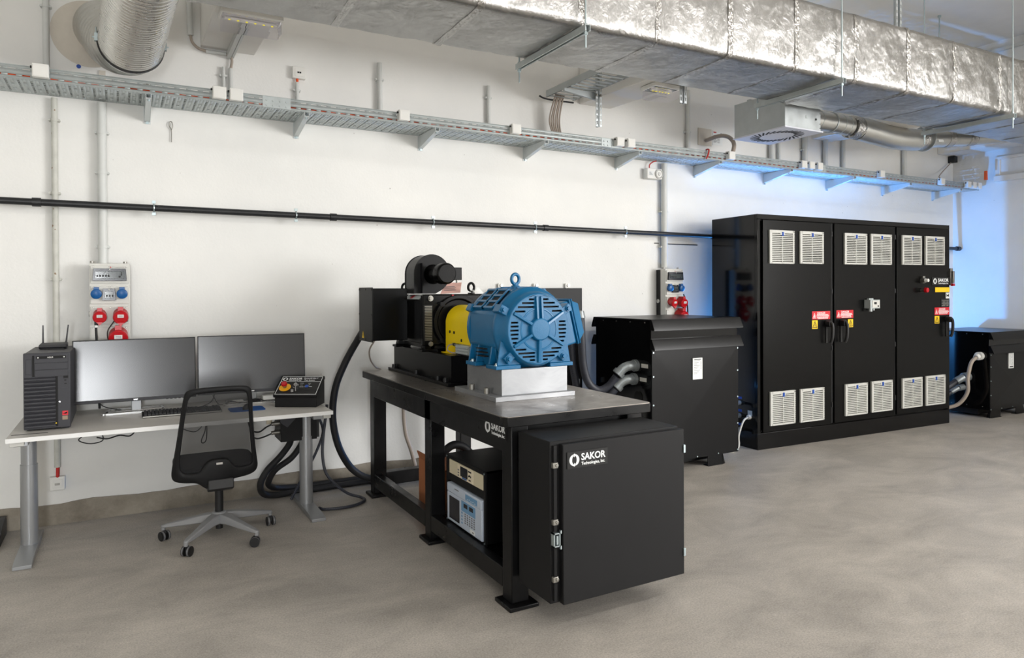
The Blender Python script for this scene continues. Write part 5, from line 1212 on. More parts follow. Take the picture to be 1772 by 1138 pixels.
m.box(1.545, 1.70, y-0.075, y, 1.385, 1.478); m.box(1.585, 1.655, y-0.03, y, 1.478, 1.494); m.use(1); m.box(1.572, 1.69, y-0.080, y-0.075, 1.395, 1.470); m.use(2); m.box(1.655, 1.675, y-0.083, y-0.079, 1.402, 1.418); m.box(1.60, 1.64, y-0.082, y-0.079, 1.43, 1.455); m.use(0); m.cyl((1.58, y-0.05, 1.385), (1.58, y-0.05, 1.352), 0.018, seg=12); m.cyl((1.64, y-0.04, 1.385), (1.64, y-0.04, 1.362), 0.012, seg=12)
m.build('meter_box', ['galv', 'panel_grey', 'ink_black'], doors[1], world=False, bevel=0.003)
m = M(); m.cyl((2.520, y, 1.690), (2.520, y-0.05, 1.690), 0.026, seg=18); m.box(2.505, 2.545, y-0.03, y, 1.66, 1.74); m.use(1); m.cyl((2.520, y-0.05, 1.690), (2.520, y-0.085, 1.690), 0.022, 0.018, 16); m.build('pilot_lamp', ['nickel', 'white'], doors[2], world=False)
m = M(); m.cyl((2.520, y, 1.580), (2.520, y-0.05, 1.580), 0.022, seg=16); m.use(1); m.cyl((2.520, y-0.05, 1.580), (2.520, y-0.078, 1.580), 0.030, 0.026, 18); m.build('stop_button', ['nickel', 'red'], doors[2], world=False)
m = M(); m.box(2.712, 3.040, y-0.003, y, 1.637, 1.728); m.build('sign_plate', 'ink_black', doors[2], world=False)
m = M(); logo(m, (2.722, y-0.0032, 1.641), (1, 0, 0), (0, 0, 1), 0.305, 0.083, what='mark'); m.build('sign_emblem', 'letter', doors[2], world=False); m = M(); logo(m, (2.722, y-0.0032, 1.641), (1, 0, 0), (0, 0, 1), 0.305, 0.083, what='text'); m.build('sign_lettering', 'letter', doors[2], world=False)
m = M(); m.box(2.773, 3.043, y-0.002, y, 1.555, 1.611); m.build('notice_label', 'yellow_label', doors[2], world=False)
m = M(); m.box(2.973, 3.043, y-0.002, y, 1.480, 1.549); m.use(1); m.box(2.985, 2.995, y-0.003, y-0.001, 1.50, 1.535); m.box(3.02, 3.03, y-0.003, y-0.001, 1.50, 1.535); m.box(2.995, 3.02, y-0.003, y-0.001, 1.505, 1.52); m.build('pictogram_label', ['paper', 'ink_black'], doors[2], world=False)
m = M(); m.box(2.886, 3.041, y-0.002, y, 1.381, 1.475); m.use(1)
for k in range(5): m.box(2.895+0.02*(k % 2), 2.96+0.012*(k % 3), y-0.003, y-0.001, 1.392+0.014*k, 1.400+0.014*k); m.box(2.98, 3.02+0.005*(k % 3), y-0.003, y-0.001, 1.392+0.014*k, 1.400+0.014*k)
m.build('rating_plate', ['lcd', 'nickel'], doors[2], world=False)
m = M(); m.box(3.050, 3.095, -0.035, 0.02, 1.635, 1.835); m.box(3.058, 3.088, -0.060, -0.035, 1.66, 1.80); m.use(1); m.box(3.056, 3.092, -0.062, -0.030, 1.625, 1.655); m.build('disconnect_switch', ['nickel', 'red'], cab, world=False, bevel=0.003)
for k in range(4):
    for xx in (1.052, 2.074): m = M(); m.cyl((xx, -0.012, 0.35+0.6*k), (xx, -0.012, 0.40+0.6*k), 0.008, seg=8); m.build('hinge', 'plastic_black', cab, world=False)
def C2W(x, y, z): return WM[cab.name] @ Vector((x, y, z))
# cable glands on the cabinet's left side
for yy, zz, wh in ((0.24, 0.44, 1), (0.24, 0.31, 0), (0.235, 0.17, 0)):
    m = M(); m.cyl((0, yy, zz), (-0.03, yy, zz), 0.024, seg=14); m.cyl((-0.03, yy, zz), (-0.055, yy, zz-0.005), 0.018, seg=14); m.use(1); m.tube([(-0.05, yy, zz-0.004), (-0.12, yy-0.02, zz-0.02), (-0.25, yy-0.01, zz-0.06)], 0.013, 8); m.use(2); m.box(-0.001, -0.0, yy-0.03, yy+0.03, zz+0.04, zz+0.065)
    m.use(0); m.box(-0.20, -0.13, yy-0.05, yy-0.03, zz-0.055, zz-0.015)
    m.build('cable_gland', ['galv_light' if wh else 'castgrey', 'rubber', 'blue_badge'], cab, world=False)
m = M(); m.cyl((0, 0.10, 0.315), (-0.03, 0.10, 0.315), 0.022, seg=14); m.use(1); m.box(-0.002, 0, 0.07, 0.13, 0.33, 0.38); m.build('cable_gland', ['white', 'galv'], cab, world=False)
p = [C2W(-0.03, 0.10, 0.315), C2W(-0.09, 0.10, 0.28), C2W(-0.15, 0.10, 0.15), C2W(-0.17, 0.08, 0.05), C2W(-0.24, 0.05, 0.012), C2W(-0.34, 0.05, 0.010)]
cable('data_cable', 'thin pale grey cable drooping from the left side of the cabinet to the floor', p, 0.009, 'panel_grey')
# ------------------------------------------------------------------ transformers
def transformer(label, loc, W, D, H):
    t = thing('transformer', label, 'transformer', loc)
    zb = 0.105
    m = M(); m.box(0, W, 0, D, zb, H-0.01); m.build('cabinet_body', 'black_side', t, world=False, bevel=0.003)
    m = M(); m.box(-0.012, W+0.012, -0.006, D+0.006, H-0.012, H); m.build('roof', 'black_satin', t, world=False, bevel=0.002)
    def louv(z1, dep, hh, name):
        for sy in (0, 1):
            m = M(); ya = (lambda v: v) if sy == 0 else (lambda v: D-v)
            m.prism([(ya(0), z1), (ya(-dep*0.35), z1), (ya(-dep), z1-hh), (ya(-dep), z1-hh-0.012), (ya(-dep+0.006), z1-hh-0.012), (ya(-dep*0.35+0.006), z1-0.012), (ya(0), z1-0.012)], 'x', -0.01, W+0.02)
            m.prism([(ya(0), z1), (ya(-dep*0.35), z1), (ya(-dep), z1-hh), (ya(0), z1-hh)], 'x', -0.012, -0.006); m.prism([(ya(0), z1), (ya(-dep*0.35), z1), (ya(-dep), z1-hh), (ya(0), z1-hh)], 'x', W+0.016, W+0.02)
            m.build(name, 'black_satin', t, world=False)
    louv(H-0.001, 0.055, 0.085, 'hood'); louv(H-0.168, 0.060, 0.085, 'louvre')
    m = M(); z1 = H-0.265; h_ = (z1-zb)
    a, b, c, d_ = (0.0, -0.012, zb), (W, -0.012, zb), (W, -0.012, z1), (0, -0.012, z1); e = (W*0.5, -0.020, zb+h_*0.48)
    vs = [a, b, c, d_, e, (0, 0, zb), (W, 0, zb), (W, 0, z1), (0, 0, z1)]
    m.add(vs, [(0, 1, 4), (1, 2, 4), (2, 3, 4), (3, 0, 4), (5, 6, 1, 0), (6, 7, 2, 1), (7, 8, 3, 2), (8, 5, 0, 3)])
    m.build('access_panel', 'black_satin', t, world=False, angle=0.5)
    m = M()
    for f in (0.02, 0.27, 0.52, 0.77, 0.98):
        for x in (0.012, W-0.012): m.cyl((x, -0.018, zb+h_*f), (x, -0.011, zb+h_*f), 0.0075, seg=10)
    for x in (0.25, 0.5, 0.75): m.cyl((W*x, -0.018, zb+0.012), (W*x, -0.011, zb+0.012), 0.006, seg=10)
    m.split_build('screw', 'zinc', t, world=False)
    m = M()
    for f in (0.1, 0.35, 0.6, 0.85): m.cyl((-0.003, D*f, H-0.03), (0.0, D*f, H-0.03), 0.006, seg=8); m.cyl((-0.003, D*f, zb+0.04), (0.0, D*f, zb+0.04), 0.006, seg=8)
    m.split_build('screw', 'nickel', t, world=False)
    for y in (0.03, D-0.09):
        for xa, xb, s_ in ((0.10, 0.32, -1), (W-0.34, W-0.155, 1)):
            m = M(); m.prism([(xa-(0.03 if s_ < 0 else 0), 0.0), (xb+(0.03 if s_ > 0 else 0), 0.0), (xb, zb), (xa, zb)], 'y', y, y+0.006)
            m.box(xa, xb, y-0.01, y+0.055, 0.0, 0.006); m.prism([(y, 0.0), (y+0.055, 0.0), (y+0.02, zb), (y, zb)], 'x', xb-0.006 if s_ > 0 else xa, xb if s_ > 0 else xa+0.006)
            m.build('foot', 'black_satin', t, world=False)
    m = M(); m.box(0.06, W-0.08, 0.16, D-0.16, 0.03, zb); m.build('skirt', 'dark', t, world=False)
    return t
TR = transformer('wide black transformer with louvred hood, standing between the bench and the tall cabinet', (3.935, 4.665, 0), 1.02, 0.80, 1.345)
m = M(); x0, z0 = 0.452, 0.805; m.box(x0, x0+0.112, -0.0255, -0.014, z0, z0+0.188); m.use(1)
for k in range(9): m.box(x0+0.012, x0+0.05+0.016*(k % 3), -0.0265, -0.025, z0+0.05+0.014*k, z0+0.053+0.014*k); m.box(x0+0.09, x0+0.1, -0.0265, -0.025, z0+0.09+0.008*k, z0+0.093+0.008*k)
m.use(2); m.box(x0+0.015, x0+0.095, -0.0265, -0.025, z0+0.172, z0+0.179)
m.build('rating_plate', ['paper', 'ink', 'ink_black'], TR, world=False)
def elbow_hose(zz, yy, name, pts):
    e = M(); x = 0.0
    e.cyl((x, yy, zz), (x-0.03, yy, zz), 0.052, seg=20); e.tube(cat([(x-0.02, yy, zz), (x-0.08, yy, zz), (x-0.125, yy+0.02, zz-0.02), (x-0.165, yy+0.04, zz-0.065)]), 0.042, 16)
    e.lathe((x-0.150, yy+0.032, zz-0.045), (-0.6, 0.3, -0.75), [(0.053, 0), (0.053, 0.035), (0.046, 0.04)], 16)
    e.build('conduit_elbow', 'castgrey', TR, world=False)
    e = M(); e.box(-0.001, 0.0, yy-0.16, yy-0.07, zz-0.012, zz+0.022); e.build('tag_label', 'panel_grey', TR, world=False)
    cable('sleeved_cable', name, pts, 0.035, 'braid', seg=14)
elbow_hose(0.935, 0.20, 'upper thick sleeved cable rising from the bench end to the upper elbow on the transformer', [(3.755, 4.91, 0.845), (3.70, 4.96, 0.755), (3.62, 5.0, 0.725), (3.53, 5.02, 0.80), (3.48, 5.02, 0.95), (3.45, 5.0, 1.16), (3.44, 5.0, 1.36)])
elbow_hose(0.815, 0.22, 'lower thick sleeved cable dropping from the lower elbow on the transformer behind the bench', [(3.755, 4.93, 0.735), (3.68, 4.98, 0.62), (3.60, 5.02, 0.48), (3.60, 5.04, 0.30), (3.62, 5.05, 0.02)])
cable('sleeved_cable', 'outer sleeved cable falling from the blue motor side behind the bench top', [(3.40, 5.09, 1.33), (3.405, 5.09, 1.15), (3.43, 5.11, 0.95), (3.49, 5.14, 0.72), (3.52, 5.18, 0.4), (3.53, 5.2, 0.02)], 0.033, 'braid', seg=14)
m = M(); m.cyl((3.44, 5.0, 1.362), (3.438, 5.0, 1.42), 0.042, 0.030, 14); single(m, 'cable_gland', 'castgrey', 'round grey gland behind the terminal box of the blue motor', 'gland')
m = M(); m.lathe((-0.001, 0.17, 0.66), (-1, 0, 0), [(0.055, 0), (0.055, 0.004)], 24); m.build('knockout_cap', 'black_satin', TR, world=False)
T2 = transformer('black transformer with louvred hood in the far right corner, right of the tall cabinet', (9.22, 4.665, 0), 1.02, 0.74, 1.062)
m = M(); x0, z0 = 0.40, 0.60; m.box(x0, x0+0.115, -0.0255, -0.014, z0, z0+0.19); m.use(1)
for k in range(9): m.box(x0+0.06+0.006*(k % 3), x0+0.085, -0.0265, -0.025, z0+0.04+0.015*k, z0+0.045+0.015*k); m.box(x0+0.02, x0+0.04, -0.0265, -0.025, z0+0.05+0.014*k, z0+0.053+0.014*k)
m.use(2); m.box(x0+0.02, x0+0.095, -0.0265, -0.025, z0+0.012, z0+0.026)
m.build('rating_plate', ['paper', 'ink', 'ink_black'], T2, world=False)
m = M(); m.cyl((0, 0.10, 0.765), (-0.05, 0.10, 0.765), 0.05, seg=18); m.cyl((-0.05, 0.10, 0.765), (-0.09, 0.105, 0.75), 0.034, seg=14); m.build('cable_gland', 'white', T2, world=False)
def T2W(x, y, z): return WM[T2.name] @ Vector((x, y, z))
cable('grey_cable', 'grey cable looping from the white gland on the corner transformer down behind the cabinet', [T2W(-0.08, 0.105, 0.755), T2W(-0.15, 0.13, 0.68), T2W(-0.20, 0.14, 0.50), T2W(-0.21, 0.14, 0.33), T2W(-0.25, 0.22, 0.18), T2W(-0.35, 0.33, 0.12), T2W(-0.55, 0.38, 0.12)], 0.022, 'cable_grey')
for k, (yy, zz, rr) in enumerate(((0.24, 0.50, 0.045), (0.30, 0.36, 0.032))):
    m = M(); m.cyl((0, yy, zz), (-0.08, yy+0.02, zz-0.01), rr*1.2, seg=16); m.cyl((-0.08, yy+0.02, zz-0.01), (-0.17, yy+0.06, zz-0.06), rr, seg=16); m.build('conduit_elbow', 'castgrey', T2, world=False)
    cable('sleeved_cable', 'dark hose running from the corner transformer behind the cabinet, '+('thicker upper' if k == 0 else 'thinner lower')+' one', [T2W(-0.15, yy+0.05, zz-0.05), T2W(-0.27, yy+0.10, zz-0.13), T2W(-0.40, yy+0.14, zz-0.22), T2W(-0.60, yy+0.16, max(0.05, zz-0.30))], rr*0.85, 'braid')
# ------------------------------------------------------------------ desk
DZ = 0.775; dx0, dx1, dy0, dy1 = -0.588, 1.258, 4.835, 5.735
t = thing('desk', 'long pale grey height-adjustable desk with round grey legs', 'desk', (0.34, 5.28, 0))
m = M(); m.box(dx0, dx1, dy0, dy1, DZ-0.026, DZ); m.build('desktop', 'desk', t, bevel=0.002)
m = M(); m.box(dx0-0.001, dx1+0.001, dy0-0.002, dy0, DZ-0.026, DZ-0.0005); m.build('edge_band', 'desk_edge', t)
m = M(); m.prism(rrect(-0.575, -0.395, 4.935, 4.948, 0.006, 3), 'z', DZ-0.001, DZ+0.001); m.prism(rrect(-0.575, -0.43, 5.56, 5.575, 0.006, 3), 'z', DZ-0.001, DZ+0.001); m.build('cable_slot', 'dark', t)
m = M(); m.cyl((-0.06, 5.63, DZ), (-0.06, 5.63, DZ+0.003), 0.045, seg=24); m.build('grommet', 'panel_grey', t)
for x in (-0.525, 1.175):
    y = 5.29; m = M(); m.cyl((x, y, 0.03), (x, y, 0.53), 0.047, seg=28); m.build('leg_column', 'grey_metal', t)
    m = M(); m.cyl((x, y, 0.53), (x, y, 0.70), 0.0425, seg=28); m.cyl((x, y, 0.70), (x, y, 0.74), 0.038, seg=28); m.build('leg_column', 'grey_metal', t)
    m = M(); m.prism([(4.905, 0.0), (4.905, 0.022), (5.0, 0.035), (5.56, 0.035), (5.60, 0.02), (5.60, 0.0)], 'x', x-0.048, x+0.048); m.build('foot', 'grey_metal', t, bevel=0.003)
    m = M(); m.box(x-0.035, x+0.035, 4.90, 5.66, DZ-0.062, DZ-0.026); m.build('top_bracket', 'grey_metal', t, bevel=0.002)
m = M(); m.box(-0.48, 0.975, 5.34, 5.37, DZ-0.105, DZ-0.026); m.build('crossbar', 'grey_metal', t)
m = M(); m.box(-0.40, 1.05, 5.22, 5.25, DZ-0.062, DZ-0.026); m.build('crossbar', 'grey_metal', t)
for x, w_ in ((dx0+0.012, 0.07), (dx1-0.055, 0.05)): M().box(x, x+w_, 4.87, 4.93, DZ-0.055, DZ-0.027).build('corner_bracket', 'panel_grey', t, bevel=0.003)
# ------------------------------------------------------------------ PC, router, screens
t = thing('computer_tower', 'charcoal computer tower standing on the left end of the desk', 'computer', (-0.4, 5.36, DZ))
x0, x1, yF, z0, z1 = -0.520, -0.287, 5.02, DZ+0.012, 1.237
m = M(); m.box(x0, x1, yF+0.035, 5.64, z0, z1); m.build('case', 'tower', t, bevel=0.004)
m = M(); m.box(x0-0.002, x1+0.002, yF, yF+0.035, z0-0.002, z1+0.002); fb = m.build('bezel', 'tower', t, bevel=0.004)
m = M()
for k in range(13): zz = z0+0.008+k*0.0232; m.prism([(yF-0.001, zz), (yF-0.011, zz+0.004), (yF-0.011, zz+0.012), (yF-0.001, zz+0.021)], 'x', x0+0.003, x0+0.158)
m.build('louvre_panel', 'tower', fb)
m = M(); m.box(x0+0.158, x0+0.170, yF-0.002, yF+0.002, z0+0.01, z0+0.31); m.box(x0+0.042, x0+0.052, yF-0.002, yF+0.002, z0+0.312, z1-0.012); m.build('shadow_gap', 'dark', fb)
m = M(); m.box(x0+0.055, x1-0.012, yF-0.006, yF, z1-0.055, z1-0.013); m.use(1); m.box(x0+0.062, x1-0.02, yF-0.0075, yF-0.0055, z1-0.033, z1-0.017); m.use(2); m.text('ASUS', 0.013, (x0+0.118, yF-0.0078, z1-0.029), (1, 0, 0), (0, 0, 1), 0.0003, 0.02)
m.cyl((x0+0.072, yF-0.0085, z1-0.025), (x0+0.072, yF-0.007, z1-0.025), 0.004, seg=10); m.cyl((x1-0.03, yF-0.0085, z1-0.025), (x1-0.03, yF-0.007, z1-0.025), 0.004, seg=10); m.build('optical_drive', ['tower', 'dark', 'nickel'], fb)
for a in (0.098, 0.140): M().box(x0+0.055, x1-0.012, yF-0.005, yF, z1-a, z1-a+0.040).build('drive_cover', 'tower', fb, bevel=0.001)
m = M(); m.box(x0+0.010, x0+0.038, yF-0.003, yF, z1-0.125, z1-0.035); m.build('cover_strip', 'tower', fb, bevel=0.001)
m = M(); m.box(x1-0.035, x1-0.010, yF-0.002, yF, z0+0.295, z0+0.310); m.box(x1-0.030, x1-0.02, yF-0.002, yF, z0+0.28, z0+0.287); m.box(x1-0.030, x1-0.018, yF-0.002, yF, z0+0.26, z0+0.266); m.use(1); m.box(x1-0.045, x1-0.012, yF-0.0015, yF, z0+0.18, z0+0.24); m.build('port_panel', ['dark', 'tower'], fb)
m = M(); m.cyl((x1-0.054, yF-0.004, z0+0.155), (x1-0.054, yF, z0+0.155), 0.005, seg=10); m.build('key_lock', 'chrome', fb)
m = M(); m.box(x1-0.042, x1-0.012, yF-0.0015, yF, z0+0.072, z0+0.098); m.use(1); m.plate((x1-0.042, yF-0.0014, z0+0.072), (1, 0, 0), (0, 0, 1), [(0.004, 0.012), (0.022, 0.018), (0.026, 0.021), (0.010, 0.015), (0.022, 0.008), (0.024, 0.010)], 0.0006); m.build('brand_sticker', ['red_label', 'letter'], fb)
m = M(); m.box(x1-0.042, x1-0.014, yF-0.0015, yF, z0+0.045, z0+0.068); m.build('case_sticker', 'steel_rusty', fb)
m = M(); m.cyl((x0+0.160, yF-0.004, z0+0.028), (x0+0.160, yF, z0+0.028), 0.004, seg=8); m.build('lamp', 'yellow_label', fb)
for xx in (x0+0.03, x1-0.03):
    for yy in (yF+0.06, 5.58): M().box(xx-0.02, xx+0.02, yy-0.02, yy+0.02, DZ, z0+0.002).build('rubber_foot', 'rubber', t)
t = thing('router', 'small dark router with two upright antennas on top of the computer tower', 'router', (-0.40, 5.44, 1.239))
m = M(); m.prism([(5.36, 1.241), (5.34, 1.252), (5.37, 1.266), (5.52, 1.270), (5.52, 1.241)], 'x', -0.475, -0.325); m.build('body', 'tower', t, bevel=0.004)
m = M(); m.box(-0.46, -0.34, 5.345, 5.365, 1.2395, 1.243); m.build('stand_foot', 'plastic_black', t)
for x, dx in ((-0.463, 0.0), (-0.335, 0.012)):
    m = M(); m.cyl((x, 5.50, 1.255), (x, 5.50, 1.275), 0.006, seg=10); m.cyl((x, 5.50, 1.272), (x+dx, 5.51, 1.385), 0.0055, 0.0035, 10); m.build('antenna', 'tower', t)
def monitor(label, x0, x1, z0, z1, y, yaw=0.0, tilt=4.5):
    xm = (x0+x1)/2
    t = thing('monitor', label, 'monitor', (xm, y+0.07, DZ))
    zc = (z0+z1)/2
    XT = Matrix.Translation(Vector((xm, y, zc))) @ Matrix.Rotation(R(yaw), 4, 'Z') @ Matrix.Rotation(R(-tilt), 4, 'X') @ Matrix.Translation(Vector((-xm, -y, -zc)))
    m = M(XT); m.box(x0, x1, y, y+0.022, z0, z1); m.prism([(y+0.022, z0+0.07), (y+0.022, z1-0.10), (y+0.05, z1-0.16), (y+0.05, z0+0.10)], 'x', x0+0.12, x1-0.12); m.build('housing', 'plastic_black', t, bevel=0.002)
    m = M(XT); m.box(x0+0.007, x1-0.007, y-0.0012, y, z0+0.022, z1-0.007); m.build('screen', 'screen', t)
    m = M(XT); m.box(x0+0.002, x1-0.002, y-0.0025, y, z0+0.002, z0+0.020); m.use(1); m.text('acer', 0.015, (xm-0.017, y-0.0027, z0+0.007), (1, 0, 0), (0, 0, 1), 0.0003, 0.02); m.use(2)
    for k in range(6): m.box(x1-0.19+0.026*k, x1-0.176+0.026*k, y+0.004, y+0.016, z0-0.003, z0)
    m.build('lower_bezel', ['tower', 'chrome', 'plastic_black'], t)
    m = M(); m.box(xm-0.03, xm+0.03, y+0.03, y+0.05, DZ+0.01, z0+0.16); m.build('stand_neck', 'grey_metal', t, bevel=0.003)
    m = M()
    outer = [(xm-0.19, y-0.055), (xm+0.15, y-0.055), (xm+0.18, y-0.035), (xm+0.165, y+0.16), (xm-0.165, y+0.16), (xm-0.205, y-0.035)]
    pts = outer; n_ = len(pts)
    for a, b in zip(pts, pts[1:]+pts[:1]):
        d = Vector((b[0]-a[0], b[1]-a[1])); u = d.normalized(); nn = Vector((-u.y, u.x))*0.016
        m.prism([(a[0]-u.x*0.01, a[1]-u.y*0.01), (b[0]+u.x*0.01, b[1]+u.y*0.01), (b[0]+nn.x, b[1]+nn.y), (a[0]+nn.x, a[1]+nn.y)], 'z', DZ, DZ+0.016)
    m.box(xm-0.17, xm+0.17, y+0.025, y+0.055, DZ, DZ+0.016)
    m.build('stand_base', 'chrome', t, bevel=0.002)
    return t
monitor('left one of two large black monitors, beside the computer tower', -0.300, 0.444, 0.857, 1.280, 5.45, 0.0)
monitor('right one of two large black monitors, beside the switch box', 0.458, 1.202, 0.860, 1.282, 5.45, -4.0)
# keyboard, mouse pad, mouse
t = thing('keyboard', 'low black keyboard on the desk in front of the left monitor', 'keyboard', (0.335, 5.20, DZ))
m = M(); kx0, kx1, ky0, ky1 = 0.100, 0.585, 5.17, 5.315; m.prism([(ky0, DZ+0.002), (ky0, DZ+0.014), (ky1, DZ+0.026), (ky1, DZ+0.004)], 'x', kx0, kx1); m.build('body', 'plastic_black', t, bevel=0.003)
m = M()
for r_ in range(6):
    for c_ in range(21):
        x = kx0+0.012+c_*0.0222; y = ky0+0.010+r_*0.022; z = DZ+0.0145+0.012*(y-ky0)/(ky1-ky0)
        if (c_ in (15, 18)) and r_ > 2: continue
        m.box(x, x+0.0175, y, y+0.0175, z-0.001, z+0.008)
m.build('keys', 'plastic_black', t)
m = M(); m.box(kx0+0.004, kx1-0.004, ky0-0.003, ky0, DZ+0.004, DZ+0.012); m.build('trim_strip', 'nickel', t)
m = M(); m.prism(rrect(0.635, 0.865, 5.11, 5.30, 0.03), 'z', DZ, DZ+0.004); single(m, 'mouse_pad', 'pad', 'blue mouse pad on the desk behind the chair back', 'mouse pad')
m = M(); m.sphere((0, 0, 0), 1, 20, (0.032, 0.058, 0.034)); m.v = [Vector((p.x, p.y, max(0, p.z))) for p in m.v]; t = thing('mouse', 'black computer mouse on the blue pad', 'mouse', (0.755, 5.205, DZ+0.0042), R(-25)); m.build('shell', 'plastic_black', t, world=False)
m = M(); m.cyl((-0.003, 0.03, 0.030), (0.003, 0.03, 0.030), 0.006, seg=10); m.build('scroll_wheel', 'lcd', t, world=False)
# adapters and cables under the right screen
t = thing('power_adapter', 'white plastic box with dark leads on the desk behind the switch box', 'adapter', (0.95, 5.45, DZ))
m = M(); m.box(0.905, 0.99, 5.48, 5.55, DZ, DZ+0.045); m.build('body', 'white', t, bevel=0.004)
m = M(); m.prism([(0.80, DZ), (0.89, DZ), (0.885, DZ+0.022), (0.81, DZ+0.03)], 'y', 5.46, 5.52); single(m, 'cable_clip_box', 'plastic_black', 'small black adapter among the leads under the right monitor', 'adapter', bevel=0.006)
m = M(); m.box(0.70, 0.775, 5.52, 5.57, DZ, DZ+0.02); single(m, 'usb_hub', 'white', 'flat white box on the desk behind the mouse', 'adapter', bevel=0.004)
cable('lead', 'thin black lead on the desk under the gap between the monitors', [(0.36, 5.45, 0.79), (0.45, 5.42, 0.783), (0.52, 5.43, 0.80), (0.56, 5.47, 0.83), (0.58, 5.5, 0.90)], 0.003)
cable('lead', 'thin black lead looping toward the black mouse', [(0.56, 5.49, 0.85), (0.60, 5.45, 0.785), (0.68, 5.46, 0.80), (0.74, 5.46, 0.785), (0.79, 5.38, 0.779), (0.78, 5.27, 0.782)], 0.0025)
cable('lead', 'black lead curling round the small adapter under the right monitor', [(0.80, 5.45, 0.80), (0.86, 5.44, 0.81), (0.92, 5.44, 0.785), (0.97, 5.46, 0.782), (1.02, 5.5, 0.79)], 0.004)
cable('lead', 'black lead hanging from under the left monitor to the desk', [(-0.16, 5.50, 0.88), (-0.13, 5.50, 0.83), (-0.06, 5.52, 0.80), (-0.02, 5.58, 0.779)], 0.003)
cable('lead', 'black cable loop hanging below the desk on the left', [(-0.12, 5.30, 0.72), (-0.20, 5.30, 0.69), (-0.26, 5.30, 0.65), (-0.20, 5.30, 0.62), (-0.13, 5.30, 0.63), (-0.13, 5.30, 0.67), (-0.17, 5.30, 0.69)], 0.0035)
cable('lead', 'second black cable sagging below the desk on the left', [(-0.16, 5.28, 0.66), (-0.10, 5.28, 0.645), (-0.03, 5.28, 0.66), (0.03, 5.28, 0.65), (0.07, 5.28, 0.69)], 0.0045)
cable('lead', 'thin cable sagging under the desk behind the chair, left of the loop', [(0.32, 5.3, 0.68), (0.38, 5.3, 0.645), (0.43, 5.3, 0.635), (0.47, 5.3, 0.67), (0.49, 5.3, 0.73)], 0.003, 'rubber')
cable('lead', 'narrow cable loop hanging straight down under the desk behind the chair', [(0.495, 5.3, 0.73), (0.49, 5.3, 0.64), (0.465, 5.3, 0.57), (0.475, 5.3, 0.55), (0.495, 5.3, 0.57), (0.50, 5.3, 0.64), (0.498, 5.3, 0.72)], 0.0035)
# switch box
t = thing('switch_box', 'black sloping control box with red stop button, key switch and blue button on the desk', 'control box', (0.936, 5.190, DZ), R(-31))
W_, D_ = 0.300, 0.195
m = M(); m.prism([(0, 0), (D_, 0), (D_, 0.172), (D_-0.012, 0.180), (0, 0.072)], 'x', 0, W_); m.build('base', 'black_texture', t, world=False, bevel=0.004)
sl = math.atan2(0.112, 0.188); ey = Vector((0, math.cos(sl), math.sin(sl))); nz_ = Vector((0, -math.sin(sl), math.cos(sl)))
LO = Vector((-0.008, -0.006, 0.068))
LH = 0.225
m = M(); m.plate(LO, (1, 0, 0), ey, [(0, 0), (W_+0.016, 0), (W_+0.016, LH), (0, LH)], 0.022); m.build('lid', 'black_texture', t, world=False, bevel=0.004)
F0 = LO+nz_*0.022
def onlid(u, v, h=0): return F0+Vector((1, 0, 0))*u+ey*v+nz_*h
m = M(); m.plate(F0, (1, 0, 0), ey, [(0.006, 0.006), (W_+0.010, 0.006), (W_+0.010, LH-0.006), (0.006, LH-0.006)], 0.0008); m.use(1)
a0, a1, b0, b1 = 0.010, W_+0.006, 0.010, LH-0.010
for u0, u1, v0, v1 in ((a0, a1, b0, b0+0.003), (a0, a1, b1-0.003, b1), (a0, a0+0.003, b0, b1), (a1-0.003, a1, b0, b1), (a0, a1, 0.155, 0.158)):
    m.plate(F0, (1, 0, 0), ey, [(u0, v0), (u1, v0), (u1, v1), (u0, v1)], 0.0012)
for u, v, w2 in ((0.165, 0.115, 0.02), (0.165, 0.095, 0.03), (0.16, 0.138, 0.026), (0.225, 0.118, 0.012), (0.218, 0.135, 0.02), (0.235, 0.098, 0.02)): m.plate(F0, (1, 0, 0), ey, [(u, v), (u+w2, v), (u+w2, v+0.002), (u, v+0.002)], 0.0012)
m.build('face_plate', ['ink_black', 'letter'], t, world=False)
m = M(); logo(m, onlid(0.014, 0.160, 0.001), (1, 0, 0), ey, 0.15, 0.048, 0.0006, what='mark'); m.build('plate_emblem', 'letter', t, world=False)
m = M(); logo(m, onlid(0.014, 0.160, 0.001), (1, 0, 0), ey, 0.15, 0.048, 0.0006, what='text'); m.build('plate_lettering', 'letter', t, world=False)
m = M(); m.text('DynoLAB Gen V', 0.018, onlid(0.172, 0.190, 0.001), (1, 0, 0), ey, 0.0005, 0.01, sx=0.84); m.text('Test System', 0.018, onlid(0.178, 0.167, 0.001), (1, 0, 0), ey, 0.0005, 0.01, sx=0.9); m.build('plate_lettering', 'letter', t, world=False)
m = M(); m.cyl(onlid(0.062, 0.088), onlid(0.062, 0.088, 0.003), 0.042, seg=36); m.build('stop_plate', 'ochre', t, world=False)
m = M(); m.cyl(onlid(0.062, 0.088, 0.002), onlid(0.062, 0.088, 0.024), 0.012, seg=18); m.use(1); m.lathe(onlid(0.062, 0.088, 0.022), nz_, [(0.014, 0), (0.021, 0.004), (0.0215, 0.016), (0.018, 0.022), (0.008, 0.023)], 24); m.build('stop_button', ['nickel', 'red'], t, world=False)
m = M(); m.cyl(onlid(0.145, 0.098), onlid(0.145, 0.098, 0.016), 0.0135, seg=20); m.use(1); m.cyl(onlid(0.145, 0.098, 0.016), onlid(0.145, 0.098, 0.019), 0.009, seg=16); m.build('key_switch', ['chrome', 'ink_black'], t, world=False)
